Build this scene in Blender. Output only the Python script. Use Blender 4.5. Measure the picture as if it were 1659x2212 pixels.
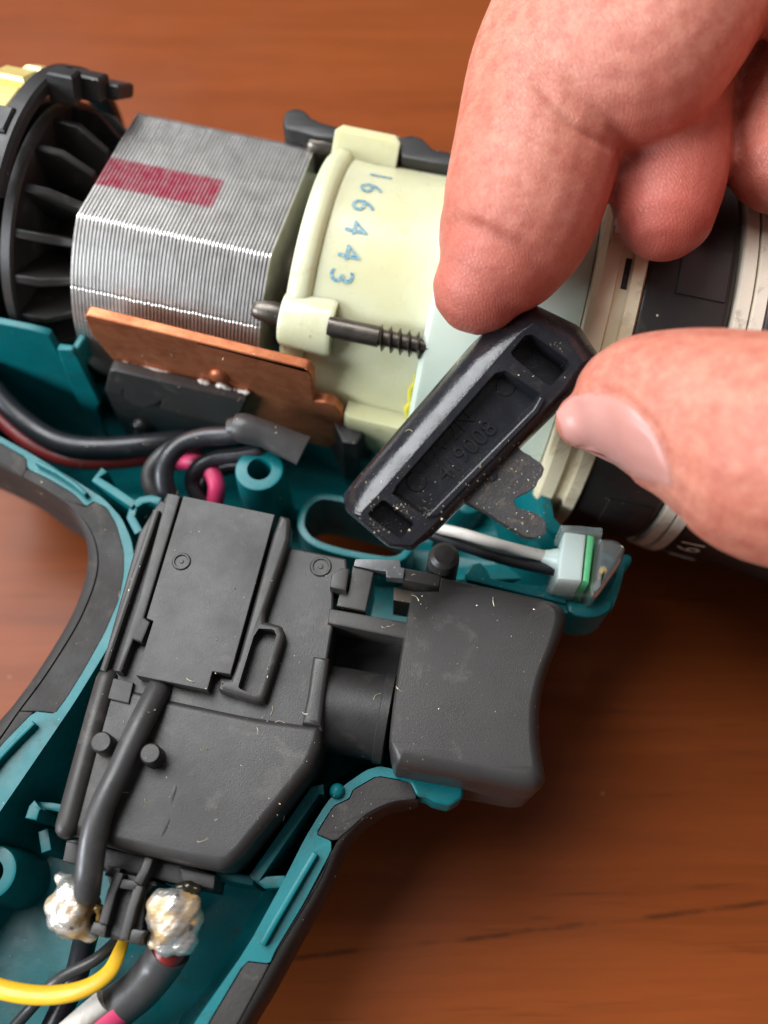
import bpy, bmesh, math, random
import numpy as np
from mathutils import Vector, Matrix
from mathutils.geometry import tessellate_polygon
from mathutils.bvhtree import BVHTree

random.seed(7)
rng = np.random.default_rng(7)
SC = 0.00082                      # one working unit (about a millimetre) in metres
for o in list(bpy.data.objects):
    bpy.data.objects.remove(o, do_unlink=True)
S = bpy.context.scene
COL = S.collection

# ------------------------------------------------------------------ camera
# phone camera held over the open drill, tilted about 26 degrees from straight down
FPX, CX, CY = 1971.8, 829.5, 1106.0          # focal length and centre on a 1659 x 2212 grid
NX, NY, CAMH = 815.3, 2057.9, 140.0          # where the plumb line under the lens falls; lens height over the parting plane
n_ = np.array([NX - CX, -(NY - CY), -FPX]); n_ /= np.linalg.norm(n_)
zc = -n_
xc = np.array([1., 0, 0]) - zc * zc[0]; xc /= np.linalg.norm(xc)
yc = np.cross(zc, xc)
RW = np.array([xc, yc, zc])
CAM = np.array([0, 0, CAMH])
cam = bpy.data.cameras.new('camera')
camo = bpy.data.objects.new('camera', cam); COL.objects.link(camo)
m4 = Matrix.Identity(4)
for i in range(3):
    for j in range(3):
        m4[i][j] = RW[i][j]
m4.translation = Vector(CAM * SC)
camo.matrix_world = m4
cam.sensor_fit = 'HORIZONTAL'; cam.sensor_width = 36.0
cam.lens = 36.0 * FPX / 1659.0
cam.clip_start = 0.002; cam.clip_end = 20
cam.dof.use_dof = True; cam.dof.focus_distance = 136 * SC; cam.dof.aperture_fstop = 17.0
S.camera = camo

# ------------------------------------------------------------------ light (indoors: a window on the left, a dim room)
w = bpy.data.worlds.new('World'); S.world = w; w.use_nodes = True
bg = w.node_tree.nodes['Background']
bg.inputs[0].default_value = (0.95, 0.95, 1.0, 1); bg.inputs[1].default_value = 0.16

def area(name, loc, target, sx, sy, power, col):
    l = bpy.data.lights.new(name, 'AREA'); l.shape = 'RECTANGLE'; l.size = sx; l.size_y = sy
    l.energy = power; l.color = col
    o = bpy.data.objects.new(name, l); COL.objects.link(o)
    o.location = loc
    d = Vector(target) - Vector(loc)
    o.rotation_euler = d.to_track_quat('-Z', 'Y').to_euler()
    return o
area('window_light', (-0.47, 0.46, 0.98), (0.0, 0.07, 0.0), 0.90, 0.80, 25.0, (0.96, 0.98, 1.0))
area('low_window_light', (-0.92, -0.28, 0.38), (-0.02, 0.07, 0.0), 0.46, 0.36, 14.0, (0.86, 0.93, 1.0))
S.view_settings.view_transform = 'Standard'
S.view_settings.look = 'None'
S.view_settings.gamma = 1.0
S.view_settings.use_curve_mapping = False
S.view_settings.exposure = 0.0
S.cycles.use_denoising = True
S.cycles.max_bounces = 8
S.cycles.sample_clamp_indirect = 4.0

# ------------------------------------------------------------------ measuring helpers
def ray(x, y):
    return RW @ np.array([(x - CX) / FPX, -(y - CY) / FPX, -1.0])

def P(x, y, z=0.0):                 # where the sight line of a photo point meets the level z
    d = ray(x, y); return CAM + d * ((z - CAMH) / d[2])

def depth(p):
    return -(RW.T @ (np.asarray(p) - CAM))[2]

def mm(px, p):                      # photo pixels to units at a point
    return px * depth(p) / FPX

_a, _b = math.radians(-12.598), math.radians(-2.51)
U = np.array([math.cos(_a) * math.cos(_b), math.sin(_a) * math.cos(_b), math.sin(_b)])
V = np.array([-math.sin(_a), math.cos(_a), 0.0])
WW = np.cross(U, V)
AX0 = V * 108.835 + np.array([0, 0, -0.178])

def M(u, phi, r):                   # point about the motor axis; phi from straight up towards the near side
    f = math.radians(phi)
    return AX0 + U * u - V * (r * math.sin(f)) + WW * (r * math.cos(f))

def PV(x, y, v):                    # sight line meets the upright plane at offset v from the axis
    d = ray(x, y); t = ((AX0 + V * v - CAM) @ V) / (d @ V); return CAM + d * t

def plane_hit(x, y, p0, nrm):
    d = ray(x, y); return CAM + d * (((p0 - CAM) @ nrm) / (d @ nrm))

def cr(pts, n=6, closed=False):     # Catmull-Rom through points of any dimension
    p = np.asarray(pts, float); out = []
    N = len(p)
    rngi = range(N if closed else N - 1)
    for i in rngi:
        if closed:
            a, b, c, d = p[(i - 1) % N], p[i], p[(i + 1) % N], p[(i + 2) % N]
        else:
            b, c = p[i], p[i + 1]
            a = p[i - 1] if i else 2 * b - c
            d = p[i + 2] if i + 2 < N else 2 * c - b
        for k in range(n):
            t = k / n
            out.append(.5 * ((2 * b) + (c - a) * t + (2 * a - 5 * b + 4 * c - d) * t * t + (3 * b - a - 3 * c + d) * t ** 3))
    if not closed:
        out.append(p[-1])
    return np.array(out)

def chaikin(pts, n=2, q=.25):
    p = np.asarray(pts, float)
    for _ in range(n):
        nx = np.roll(p, -1, 0)
        p = np.stack([p * (1 - q) + nx * q, p * q + nx * (1 - q)], 1).reshape(-1, p.shape[1])
    return p

def area2(p):
    x, y = p[:, 0], p[:, 1]
    return .5 * np.sum(x * np.roll(y, -1) - y * np.roll(x, -1))

def ccw(p):
    p = np.asarray(p, float)
    return p if area2(p) > 0 else p[::-1].copy()

def inset(p, d):                    # p ccw (n,2); positive moves inwards
    e = np.roll(p, -1, 0) - p
    L = np.maximum(np.linalg.norm(e, axis=1, keepdims=True), 1e-9); e = e / L
    nn = np.stack([-e[:, 1], e[:, 0]], 1)
    pn = np.roll(nn, 1, 0)
    m = nn + pn
    q = np.maximum(1 + np.sum(nn * pn, 1), 0.35)[:, None]
    return p + m / q * d

# ------------------------------------------------------------------ object helpers
FRAMES = {}
def thing(name, label, cat, loc=(0, 0, 0), rot=None, group=None):
    o = bpy.data.objects.new(name, None); COL.objects.link(o)
    loc = np.asarray(loc, float)
    R = np.eye(3) if rot is None else np.asarray(rot, float)
    mm4 = Matrix.Identity(4)
    for i in range(3):
        for j in range(3):
            mm4[i][j] = R[i][j]
    mm4.translation = Vector(loc * SC)
    o.matrix_world = mm4
    o.empty_display_size = 0.005
    o['label'] = label; o['category'] = cat
    if group: o['group'] = group
    FRAMES[o.name] = (loc, R)
    return o

def tag(o, label, cat, group=None):
    o['label'] = label; o['category'] = cat
    if group: o['group'] = group
    return o

def mk(name, verts, faces, m, parent=None, smooth=35.0, own=True):
    v = np.asarray(verts, float).reshape(-1, 3)
    root = parent
    base = None
    if parent is not None:
        r = parent
        while r.parent is not None: r = r.parent
        base = FRAMES.get(r.name)
    if base is not None:
        v = (v - base[0]) @ base[1]
        loc0 = np.zeros(3)
    elif parent is None and own:
        loc0 = np.array([(v[:, 0].min() + v[:, 0].max()) / 2, (v[:, 1].min() + v[:, 1].max()) / 2, v[:, 2].min()])
        v = v - loc0
    else:
        loc0 = np.zeros(3)
    me = bpy.data.meshes.new(name)
    me.from_pydata((v * SC).tolist(), [], [list(map(int, f)) for f in faces])
    me.validate(); me.update()
    bm = bmesh.new(); bm.from_mesh(me)
    bmesh.ops.recalc_face_normals(bm, faces=bm.faces)
    bm.to_mesh(me); bm.free()
    if smooth:
        me.polygons.foreach_set('use_smooth', [True] * len(me.polygons))
        me.set_sharp_from_angle(angle=math.radians(smooth))
    if m is not None: me.materials.append(m)
    o = bpy.data.objects.new(name, me); COL.objects.link(o)
    if smooth and smooth < 55:
        wn = o.modifiers.new('weighted_normals', 'WEIGHTED_NORMAL'); wn.keep_sharp = True; wn.weight = 90
    if parent is not None:
        o.parent = parent
    else:
        o.location = Vector(loc0 * SC)
        FRAMES[o.name] = (loc0, np.eye(3))
    return o

class G:                            # growing mesh
    def __init__(s): s.v = []; s.f = []
    def add(s, v, f):
        k = len(s.v); s.v.extend([tuple(x) for x in v]); s.f.extend([[i + k for i in q] for q in f]); return s
    def make(s, name, m, parent=None, smooth=35.0): return mk(name, s.v, s.f, m, parent, smooth)

def loft_g(rings, cap0=True, cap1=True, closed=True):
    n = len(rings[0]); v = [p for r in rings for p in r]; f = []
    for k in range(len(rings) - 1):
        for i in range(n if closed else n - 1):
            j = (i + 1) % n
            f.append([k * n + i, k * n + j, (k + 1) * n + j, (k + 1) * n + i])
    def cap(k):
        tri = tessellate_polygon([[Vector(p) for p in rings[k]]])
        for t in tri: f.append([k * n + i for i in t])
    if cap0: cap(0)
    if cap1: cap(len(rings) - 1)
    return v, f

def prism_g(xy, zt, zb, bev=.4, seg=2, holes=(), draft=0.0, hz=None):
    """level top at zt with a rounded edge, walls down to zb; xy in units"""
    xy = ccw(xy); rings = []
    for k in range(seg + 1):
        th = math.pi / 2 * k / seg
        rr = inset(xy, bev * (1 - math.sin(th))) if bev else xy
        rings.append(np.column_stack([rr, np.full(len(xy), zt - bev * (1 - math.cos(th)))]))
        if not bev: break
    rings.append(np.column_stack([inset(xy, -draft) if draft else xy, np.full(len(xy), zb)]))
    v, f = loft_g(rings, cap0=False, cap1=not holes)
    hl = [[Vector((p[0], p[1], zt)) for p in rings[0]]]
    v = list(v); idx = list(range(len(xy)))
    for h in holes:
        h = ccw(h); b = len(v)
        ht = [(p[0], p[1], zt) for p in h]; hb = [(p[0], p[1], zb if hz is None else hz) for p in h]
        v += ht + hb; m_ = len(h)
        for i in range(m_):
            j = (i + 1) % m_
            f.append([b + i, b + j, b + m_ + j, b + m_ + i])
        if hz is not None:
            for t in tessellate_polygon([[Vector(p) for p in hb]]): f.append([b + m_ + i for i in t])
        hl.append([Vector(p) for p in ht]); idx += list(range(b, b + m_))
    for t in tessellate_polygon(hl): f.append([idx[i] for i in t])
    return v, f

def px2(px, z): return np.array([P(x, y, z)[:2] for x, y in px])

def prism(name, px, zt, zb, m, parent=None, bev=.4, seg=2, holes=(), draft=0.0, hz=None, rnd=0, smooth=35.0):
    p = chaikin(px, rnd) if rnd else px
    v, f = prism_g(px2(p, zt), zt, zb, bev, seg, [px2(h, zt) for h in holes], draft, hz)
    return mk(name, v, f, m, parent, smooth)

def strip_xy(p, th):                # thick line in plan
    p = np.asarray(p, float); d = np.gradient(p, axis=0)
    d /= np.maximum(np.linalg.norm(d, axis=1, keepdims=True), 1e-9)
    nn = np.stack([-d[:, 1], d[:, 0]], 1)
    return np.concatenate([p + nn * th / 2, (p - nn * th / 2)[::-1]])

def wall(name, px, zt, zb, th, m, parent, bev=.25, curve=0):
    xy = px2(px, zt)
    if curve: xy = cr(xy, curve)
    v, f = prism_g(strip_xy(xy, th), zt, zb, bev, 2)
    return mk(name, v, f, m, parent)

def tube_g(pts, rad, seg=16, round_ends=True, flat=None, cap=True):
    p = np.asarray(pts, float); n = len(p)
    rad = np.full(n, rad, float) if np.isscalar(rad) else np.asarray(rad, float)
    t = np.gradient(p, axis=0); t /= np.maximum(np.linalg.norm(t, axis=1, keepdims=True), 1e-9)
    a = np.array([0, 0, 1.]) if abs(t[0][2]) < .9 else np.array([1., 0, 0])
    nrm = a - t[0] * (a @ t[0]); nrm /= np.linalg.norm(nrm)
    rings = []; ns = []
    for i in range(n):
        nrm = nrm - t[i] * (nrm @ t[i]); nrm /= np.linalg.norm(nrm); ns.append(nrm.copy())
    ang = np.arange(seg) / seg * 2 * math.pi
    def ring(c, nn, tt, r, k=1.0):
        b = np.cross(tt, nn)
        return [c + nn * (math.cos(x) * r * k) + b * (math.sin(x) * r) for x in ang]
    fl = np.ones(n) if flat is None else np.asarray(flat, float)
    if round_ends:
        for k in (3, 2, 1):
            q = k / 3.2 * math.pi / 2
            rings.append(ring(p[0] - t[0] * rad[0] * math.sin(q), ns[0], t[0], rad[0] * math.cos(q), fl[0]))
    for i in range(n): rings.append(ring(p[i], ns[i], t[i], rad[i], fl[i]))
    if round_ends:
        for k in (1, 2, 3):
            q = k / 3.2 * math.pi / 2
            rings.append(ring(p[-1] + t[-1] * rad[-1] * math.sin(q), ns[-1], t[-1], rad[-1] * math.cos(q), fl[-1]))
    return loft_g(rings, cap, cap)

def wire_pts(px, zs, n=8):
    q = [np.append((x, y), z) for (x, y), z in zip(px, zs)]
    q = cr(q, n)
    return np.array([P(x, y, z) for x, y, z in q])

def tube(name, px, zs, rpx, m, parent=None, seg=16, n=8, round_ends=True, flat=None):
    if np.isscalar(zs): zs = [zs] * len(px)
    pts = wire_pts(px, zs, n)
    if np.isscalar(rpx): r = np.array([mm(rpx, pts[len(pts) // 2])] * len(pts))
    else:
        rr = cr([[x] for x in rpx], n)[:, 0]; r = np.array([mm(a, p) for a, p in zip(rr, pts)])
    fl = None if flat is None else cr([[x] for x in flat], n)[:, 0]
    v, f = tube_g(pts, r, seg, round_ends, fl)
    return mk(name, v, f, m, parent, 60)

def lathe_g(prof, f0=0, f1=360, n=72, closed_prof=False):
    """prof: (u, r) about the motor axis"""
    full = abs(f1 - f0) >= 359.9
    k = n if full else n + 1
    v = []; f = []; m_ = len(prof)
    for i in range(k):
        ph = f0 + (f1 - f0) * i / n
        for (u, r) in prof: v.append(M(u, ph, r))
    for i in range(n):
        a, b = i * m_, ((i + 1) % k) * m_
        for j in range(m_ if closed_prof else m_ - 1):
            jj = (j + 1) % m_
            f.append([a + j, b + j, b + jj, a + jj])
    if not full and closed_prof:
        f.append(list(range(m_))); f.append(list(range((k - 1) * m_, k * m_)))
    return v, f

def lathe(name, prof, m, parent=None, f0=0, f1=360, n=72, closed=False, smooth=35):
    v, f = lathe_g(prof, f0, f1, n, closed); return mk(name, v, f, m, parent, smooth)

def lathe_z(cxy, prof, n=32):
    """prof: (r, z) about a vertical axis at cxy"""
    rings = [[(cxy[0] + r * math.cos(2 * math.pi * i / n), cxy[1] + r * math.sin(2 * math.pi * i / n), z) for i in range(n)] for r, z in prof]
    return loft_g(rings, prof[0][0] > 1e-6, prof[-1][0] > 1e-6)

def box_g(c, ax, ay, az, hx, hy, hz, bev=.3):
    ax, ay, az = [np.asarray(q, float) for q in (ax, ay, az)]
    xy = np.array([(-hx, -hy), (hx, -hy), (hx, hy), (-hx, hy)])
    rings = []
    for z, d in ((-hz, bev), (-hz + bev, 0), (hz - bev, 0), (hz, bev)):
        q = np.array([(-hx + d, -hy + d), (hx - d, -hy + d), (hx - d, hy - d), (-hx + d, hy - d)])
        rings.append([np.asarray(c) + ax * a + ay * b + az * z for a, b in q])
    return loft_g(rings)

def solid_on(pts_front, vec):       # outline in 3D, extruded along vec
    a = [np.asarray(p) for p in pts_front]; return loft_g([a, [p + vec for p in a]])

def bevel_mesh(o, w_, seg=2, ang=40):
    md = o.modifiers.new('bevel', 'BEVEL'); md.width = w_ * SC; md.segments = seg
    md.limit_method = 'ANGLE'; md.angle_limit = math.radians(ang)
    return o

def text_mesh(s, size):
    cu = bpy.data.curves.new('lettering', 'FONT'); cu.body = s; cu.size = size; cu.align_x = 'CENTER'; cu.align_y = 'CENTER'
    cu.resolution_u = 4
    o = bpy.data.objects.new('lettering', cu); COL.objects.link(o)
    dg = bpy.context.evaluated_depsgraph_get()
    me = bpy.data.meshes.new_from_object(o.evaluated_get(dg))
    v = np.array([x.co[:] for x in me.vertices]); f = [list(p.vertices) for p in me.polygons]
    bpy.data.objects.remove(o, do_unlink=True); bpy.data.curves.remove(cu); bpy.data.meshes.remove(me)
    return v, f

# ------------------------------------------------------------------ materials
def nt_new(name):
    m = bpy.data.materials.new(name); m.use_nodes = True
    t = m.node_tree; b = t.nodes['Principled BSDF']; return m, t, b

def N(t, kind, **kw):
    n = t.nodes.new(kind)
    for k, v in kw.items(): setattr(n, k, v)
    return n

def mixc(t, fac, a, b, blend='MIX'):
    n = N(t, 'ShaderNodeMix', data_type='RGBA', blend_type=blend)
    for s, val in ((n.inputs[0], fac), (n.inputs[6], a), (n.inputs[7], b)):
        if hasattr(val, 'default_value') or hasattr(val, 'links'): t.links.new(val, s)
        elif isinstance(val, (int, float)): s.default_value = val
        else: s.default_value = (*val, 1)
    return n.outputs[2]

def ramp(t, src, stops):
    r = N(t, 'ShaderNodeValToRGB')
    e = r.color_ramp.elements
    while len(e) < len(stops): e.new(.5)
    for q, (p_, c) in zip(e, stops):
        q.position = p_; q.color = (c, c, c, 1) if isinstance(c, (int, float)) else (*c, 1)
    t.links.new(src, r.inputs[0]); return r.outputs[0]

def noise(t, co, scale, detail=4, rough=.55, dist=0.0):
    n = N(t, 'ShaderNodeTexNoise'); n.inputs['Scale'].default_value = scale
    n.inputs['Detail'].default_value = detail; n.inputs['Roughness'].default_value = rough
    n.inputs['Distortion'].default_value = dist
    t.links.new(co, n.inputs['Vector']); return n.outputs['Fac']

def mapping(t, co, scale=(1, 1, 1), rot=(0, 0, 0), loc=(0, 0, 0)):
    n = N(t, 'ShaderNodeMapping'); n.inputs['Scale'].default_value = scale
    n.inputs['Rotation'].default_value = rot; n.inputs['Location'].default_value = loc
    t.links.new(co, n.inputs['Vector']); return n.outputs[0]

def bump(t, b, h, strength, dist):
    n = N(t, 'ShaderNodeBump'); n.inputs['Strength'].default_value = strength
    n.inputs['Distance'].default_value = dist
    t.links.new(h, n.inputs['Height']); t.links.new(n.outputs[0], b.inputs['Normal']); return n

def pm(name, col, col2=None, rough=.45, metal=0.0, vscale=120, fine=2500, bstr=.25, bdist=.00006, dirt=None, dirt_amt=.5,
       sss=0.0, sss_rad=(1, .6, .3), sss_scale=.002, speck=None, speck_scale=700, speck_size=.12, spec=.5, rvar=.12, coat=0.0):
    m, t, b = nt_new(name)
    co = N(t, 'ShaderNodeTexCoord').outputs['Object']
    n1 = noise(t, co, vscale, 5, .6)
    c = mixc(t, ramp(t, n1, [(.35, 0.0), (.68, 1.0)]), col, col2 if col2 else tuple(x * .8 for x in col))
    if dirt:
        n2 = noise(t, co, vscale * 2.6, 7, .7, .6)
        c = mixc(t, ramp(t, n2, [(.56, 0.0), (.72, dirt_amt)]), c, dirt)
    r0 = ramp(t, noise(t, co, vscale * 1.7, 6, .65), [(.3, max(0, rough - rvar)), (.7, min(1, rough + rvar))])
    if speck:
        vo = N(t, 'ShaderNodeTexVoronoi'); vo.inputs['Scale'].default_value = speck_scale
        t.links.new(co, vo.inputs['Vector'])
        d = ramp(t, vo.outputs['Distance'], [(speck_size * .6, 1.0), (speck_size, 0.0)])
        sel = ramp(t, vo.outputs['Color'], [(.62, 0.0), (.66, 1.0)])
        mu = N(t, 'ShaderNodeMath', operation='MULTIPLY'); t.links.new(d, mu.inputs[0]); t.links.new(sel, mu.inputs[1])
        c = mixc(t, mu.outputs[0], c, speck)
    t.links.new(c, b.inputs['Base Color']); t.links.new(r0, b.inputs['Roughness'])
    b.inputs['Metallic'].default_value = metal
    b.inputs['Specular IOR Level'].default_value = spec
    if coat: b.inputs['Coat Weight'].default_value = coat; b.inputs['Coat Roughness'].default_value = .1
    if sss:
        b.inputs['Subsurface Weight'].default_value = sss
        b.inputs['Subsurface Radius'].default_value = sss_rad; b.inputs['Subsurface Scale'].default_value = sss_scale
    if bstr:
        bump(t, b, noise(t, co, fine, 3, .6), bstr, bdist)
    return m

TEAL = pm('teal_plastic', (.003, .150, .165), (.003, .112, .122), rough=.34, vscale=110, dirt=(.030, .048, .034), dirt_amt=.7, speck=(.35, .45, .42), speck_scale=900, speck_size=.08, bstr=.18, spec=.28)
TEAL_D = pm('dark_teal_plastic', (.002, .070, .082), (.002, .052, .062), rough=.30, vscale=70, dirt=(.03, .05, .03), dirt_amt=.3, speck=(.2, .25, .2), speck_scale=700, speck_size=.08, bstr=.15)
RUB = pm('black_rubber', (.034, .030, .027), (.024, .021, .020), rough=.62, vscale=80, dirt=(.12, .10, .08), dirt_amt=.4, bstr=.5, bdist=.0001, spec=.3)
BLK = pm('switch_plastic', (.038, .034, .031), (.028, .025, .024), rough=.40, vscale=55, dirt=(.15, .135, .115), dirt_amt=.45, bstr=.45, bdist=.00005, fine=6000, spec=.38)
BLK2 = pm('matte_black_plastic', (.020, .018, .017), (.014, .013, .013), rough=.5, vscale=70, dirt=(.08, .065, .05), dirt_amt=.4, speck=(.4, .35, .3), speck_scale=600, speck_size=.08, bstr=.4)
GLOSS = pm('glossy_black_plastic', (.014, .014, .017), (.009, .009, .012), rough=.24, vscale=160, dirt=(.10, .075, .04), dirt_amt=.25, bstr=.45, bdist=.00007, fine=2600, spec=.55)
CABLE = pm('black_cable', (.022, .022, .026), (.016, .016, .019), rough=.34, vscale=150, dirt=(.09, .08, .07), dirt_amt=.25, speck=(.4, .38, .35), speck_scale=700, speck_size=.07, bstr=.25)
CABLE_G = pm('grey_black_sleeve', (.050, .047, .046), (.036, .034, .034), rough=.40, vscale=120, dirt=(.12, .10, .085), dirt_amt=.35, speck=(.4, .38, .35), speck_scale=700, speck_size=.08, bstr=.35)
RED = pm('red_wire', (.20, .012, .010), (.14, .008, .008), rough=.42, vscale=150)
PINK = pm('pink_wire', (.60, .035, .13), (.50, .03, .10), rough=.5, vscale=150)
YEL = pm('yellow_wire', (.80, .48, .02), (.70, .38, .02), rough=.38, vscale=150)
WHT = pm('white_wire', (.72, .68, .62), (.55, .48, .40), rough=.42, vscale=90, dirt=(.35, .26, .18), dirt_amt=.6)
CREAM = pm('cream_nylon', (.56, .54, .31), (.62, .63, .46), rough=.30, vscale=45, dirt=(.40, .30, .09), dirt_amt=.55, sss=.6, sss_rad=(1, .95, .6), sss_scale=.0035, bstr=.12)
PALE = pm('pale_green_nylon', (.50, .58, .48), (.56, .62, .54), rough=.26, vscale=60, sss=.35, sss_rad=(.9, 1, .8), sss_scale=.0025, bstr=.1)
IVORY = pm('ivory_plate', (.72, .60, .36), (.82, .75, .58), rough=.38, vscale=40, dirt=(.22, .12, .04), dirt_amt=.6, sss=.2, sss_scale=.002, bstr=.2)
RINGM = pm('dirty_white_ring', (.66, .58, .48), (.58, .50, .38), rough=.42, vscale=120, dirt=(.16, .09, .05), dirt_amt=.7, bstr=.25)
CLUTCH = pm('clutch_black', (.020, .018, .017), (.014, .013, .012), rough=.42, vscale=50, dirt=(.10, .085, .06), dirt_amt=.35, speck=(.5, .45, .35), speck_scale=420, speck_size=.08, bstr=.35)
STEEL = pm('dark_steel', (.16, .14, .12), (.10, .085, .07), rough=.33, metal=.9, vscale=160, dirt=(.05, .035, .02), dirt_amt=.6, bstr=.3)
BRIGHT = pm('bright_steel', (.15, .15, .155), (.10, .10, .10), rough=.36, metal=.5, vscale=160, bstr=.3)
BRASS = pm('brass_yellow', (.80, .62, .20), (.86, .78, .42), rough=.3, metal=.25, vscale=80, bstr=.15)
INK = pm('blue_ink', (.02, .17, .31), (.30, .42, .38), rough=.5, vscale=2200)
PRINT = pm('white_print', (.80, .78, .66), (.72, .68, .55), rough=.5, vscale=800)
PASTE = pm('thermal_paste', (.74, .68, .60), (.6, .5, .42), rough=.4, vscale=300)
GRNSTR = pm('green_stripe', (.12, .56, .22), (.16, .62, .28), rough=.3, vscale=200)
LEDW = pm('milky_white_plastic', (.78, .92, .84), (.72, .88, .80), rough=.3, vscale=120, sss=.4, sss_rad=(1, 1, 1), sss_scale=.003, bstr=.1)
GLUE = pm('yellow_grease', (.62, .55, .05), (.48, .44, .05), rough=.2, vscale=300, sss=.3, sss_scale=.001)

def mat_glass():
    m, t, b = nt_new('clear_plastic')
    b.inputs['Base Color'].default_value = (.93, .97, .95, 1)
    b.inputs['Transmission Weight'].default_value = .88
    b.inputs['Roughness'].default_value = .10; b.inputs['IOR'].default_value = 1.22
    co = N(t, 'ShaderNodeTexCoord').outputs['Object']
    bump(t, b, noise(t, co, 500, 3), .15, .0001)
    return m
GLASS = mat_glass()

def mat_copper():
    m, t, b = nt_new('copper')
    co = N(t, 'ShaderNodeTexCoord').outputs['Object']
    st = noise(t, mapping(t, co, (170, 420, 420)), 1.0, 8, .72, 1.2)
    c = mixc(t, ramp(t, st, [(.3, 0.0), (.7, 1.0)]), (.44, .125, .052), (.66, .25, .115))
    bl = noise(t, co, 160, 6, .7)
    c = mixc(t, ramp(t, bl, [(.48, 0.0), (.72, .75)]), c, (.17, .042, .018))
    t.links.new(c, b.inputs['Base Color'])
    b.inputs['Metallic'].default_value = .75
    t.links.new(ramp(t, bl, [(.3, .34), (.7, .58)]), b.inputs['Roughness'])
    bump(t, b, st, .35, .00008)
    return m
COPPER = mat_copper()

def mat_wood():
    m, t, b = nt_new('varnished_wood')
    co = N(t, 'ShaderNodeTexCoord').outputs['Object']
    rot = (0, 0, math.radians(-7))
    g0 = mapping(t, co, (6, 70, 70), rot)
    warp = noise(t, mapping(t, co, (8, 22, 22), rot), 1.0, 3, .5)
    g1 = noise(t, g0, 1.0, 7, .62, .9)
    c = mixc(t, ramp(t, g1, [(.30, 0.0), (.72, 1.0)]), (.155, .034, .0075), (.245, .059, .0130))
    c = mixc(t, ramp(t, warp, [(.35, 0.0), (.7, .55)]), c, (.220, .047, .010))
    pores = noise(t, mapping(t, co, (46, 1100, 1100), rot), 1.0, 4, .6, .35)
    zone = ramp(t, noise(t, mapping(t, co, (5, 16, 16), rot, (0.3, .11, 0)), 1.0, 2, .5), [(.52, .05), (.66, .8)])
    mu = N(t, 'ShaderNodeMath', operation='MULTIPLY')
    t.links.new(ramp(t, pores, [(.58, 0.0), (.70, .7)]), mu.inputs[0]); t.links.new(zone, mu.inputs[1])
    c = mixc(t, mu.outputs[0], c, (.045, .013, .005))
    fib = noise(t, mapping(t, co, (24, 420, 420), rot, (.2, .5, 0)), 1.0, 8, .7, .5)
    c = mixc(t, ramp(t, fib, [(.36, .28), (.58, 0.0)]), c, (.105, .026, .006))
    # one long open grain line across the lower right
    a_, b_ = P(880, 2040, -36.0) - np.array([0, 120, 0]), P(1659, 1950, -36.0) - np.array([0, 120, 0])
    d_ = (b_ - a_)[:2]; d_ = d_ / np.linalg.norm(d_); nl = (-d_[1], d_[0]); off = float(a_[0] * nl[0] + a_[1] * nl[1]) * SC
    dp = N(t, 'ShaderNodeVectorMath', operation='DOT_PRODUCT'); t.links.new(co, dp.inputs[0]); dp.inputs[1].default_value = (nl[0], nl[1], 0)
    wob = noise(t, mapping(t, co, (40, 40, 40)), 1.0, 3, .6)
    ad = N(t, 'ShaderNodeMath', operation='MULTIPLY_ADD'); t.links.new(wob, ad.inputs[0]); ad.inputs[1].default_value = .0016; t.links.new(dp.outputs['Value'], ad.inputs[2])
    sb_ = N(t, 'ShaderNodeMath', operation='SUBTRACT'); t.links.new(ad.outputs[0], sb_.inputs[0]); sb_.inputs[1].default_value = off + .0008
    ab = N(t, 'ShaderNodeMath', operation='ABSOLUTE'); t.links.new(sb_.outputs[0], ab.inputs[0])
    mr = N(t, 'ShaderNodeMapRange'); t.links.new(ab.outputs[0], mr.inputs[0]); mr.inputs[1].default_value = .0001; mr.inputs[2].default_value = .00055; mr.inputs[3].default_value = 1; mr.inputs[4].default_value = 0
    brk = ramp(t, noise(t, mapping(t, co, (130, 130, 130)), 1.0, 3, .6), [(.42, .1), (.58, .65)])
    sm = N(t, 'ShaderNodeMath', operation='MULTIPLY'); t.links.new(mr.outputs[0], sm.inputs[0]); t.links.new(brk, sm.inputs[1])
    c = mixc(t, sm.outputs[0], c, (.040, .012, .005))
    dots = N(t, 'ShaderNodeTexVoronoi'); dots.inputs['Scale'].default_value = 120; t.links.new(co, dots.inputs['Vector'])
    dd = N(t, 'ShaderNodeMath', operation='MULTIPLY')
    t.links.new(ramp(t, dots.outputs['Distance'], [(.035, 1.0), (.06, 0.0)]), dd.inputs[0])
    t.links.new(ramp(t, dots.outputs['Color'], [(.62, 0.0), (.68, .6)]), dd.inputs[1])
    c = mixc(t, dd.outputs[0], c, (.62, .36, .22))
    t.links.new(c, b.inputs['Base Color'])
    t.links.new(ramp(t, noise(t, co, 60, 5, .6), [(.3, .26), (.75, .38)]), b.inputs['Roughness'])
    b.inputs['Specular IOR Level'].default_value = .15
    bump(t, b, pores, .08, .00012)
    return m
WOOD = mat_wood()

# ------------------------------------------------------------------ table
TZ = -36.0
v, f = box_g((0, 120, TZ - 12), (1, 0, 0), (0, 1, 0), (0, 0, 1), 520, 520, 12, 1.5)
table = mk('table', v, f, WOOD, None); table['kind'] = 'structure'; table['label'] = 'glossy red-brown wooden table top'

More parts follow.
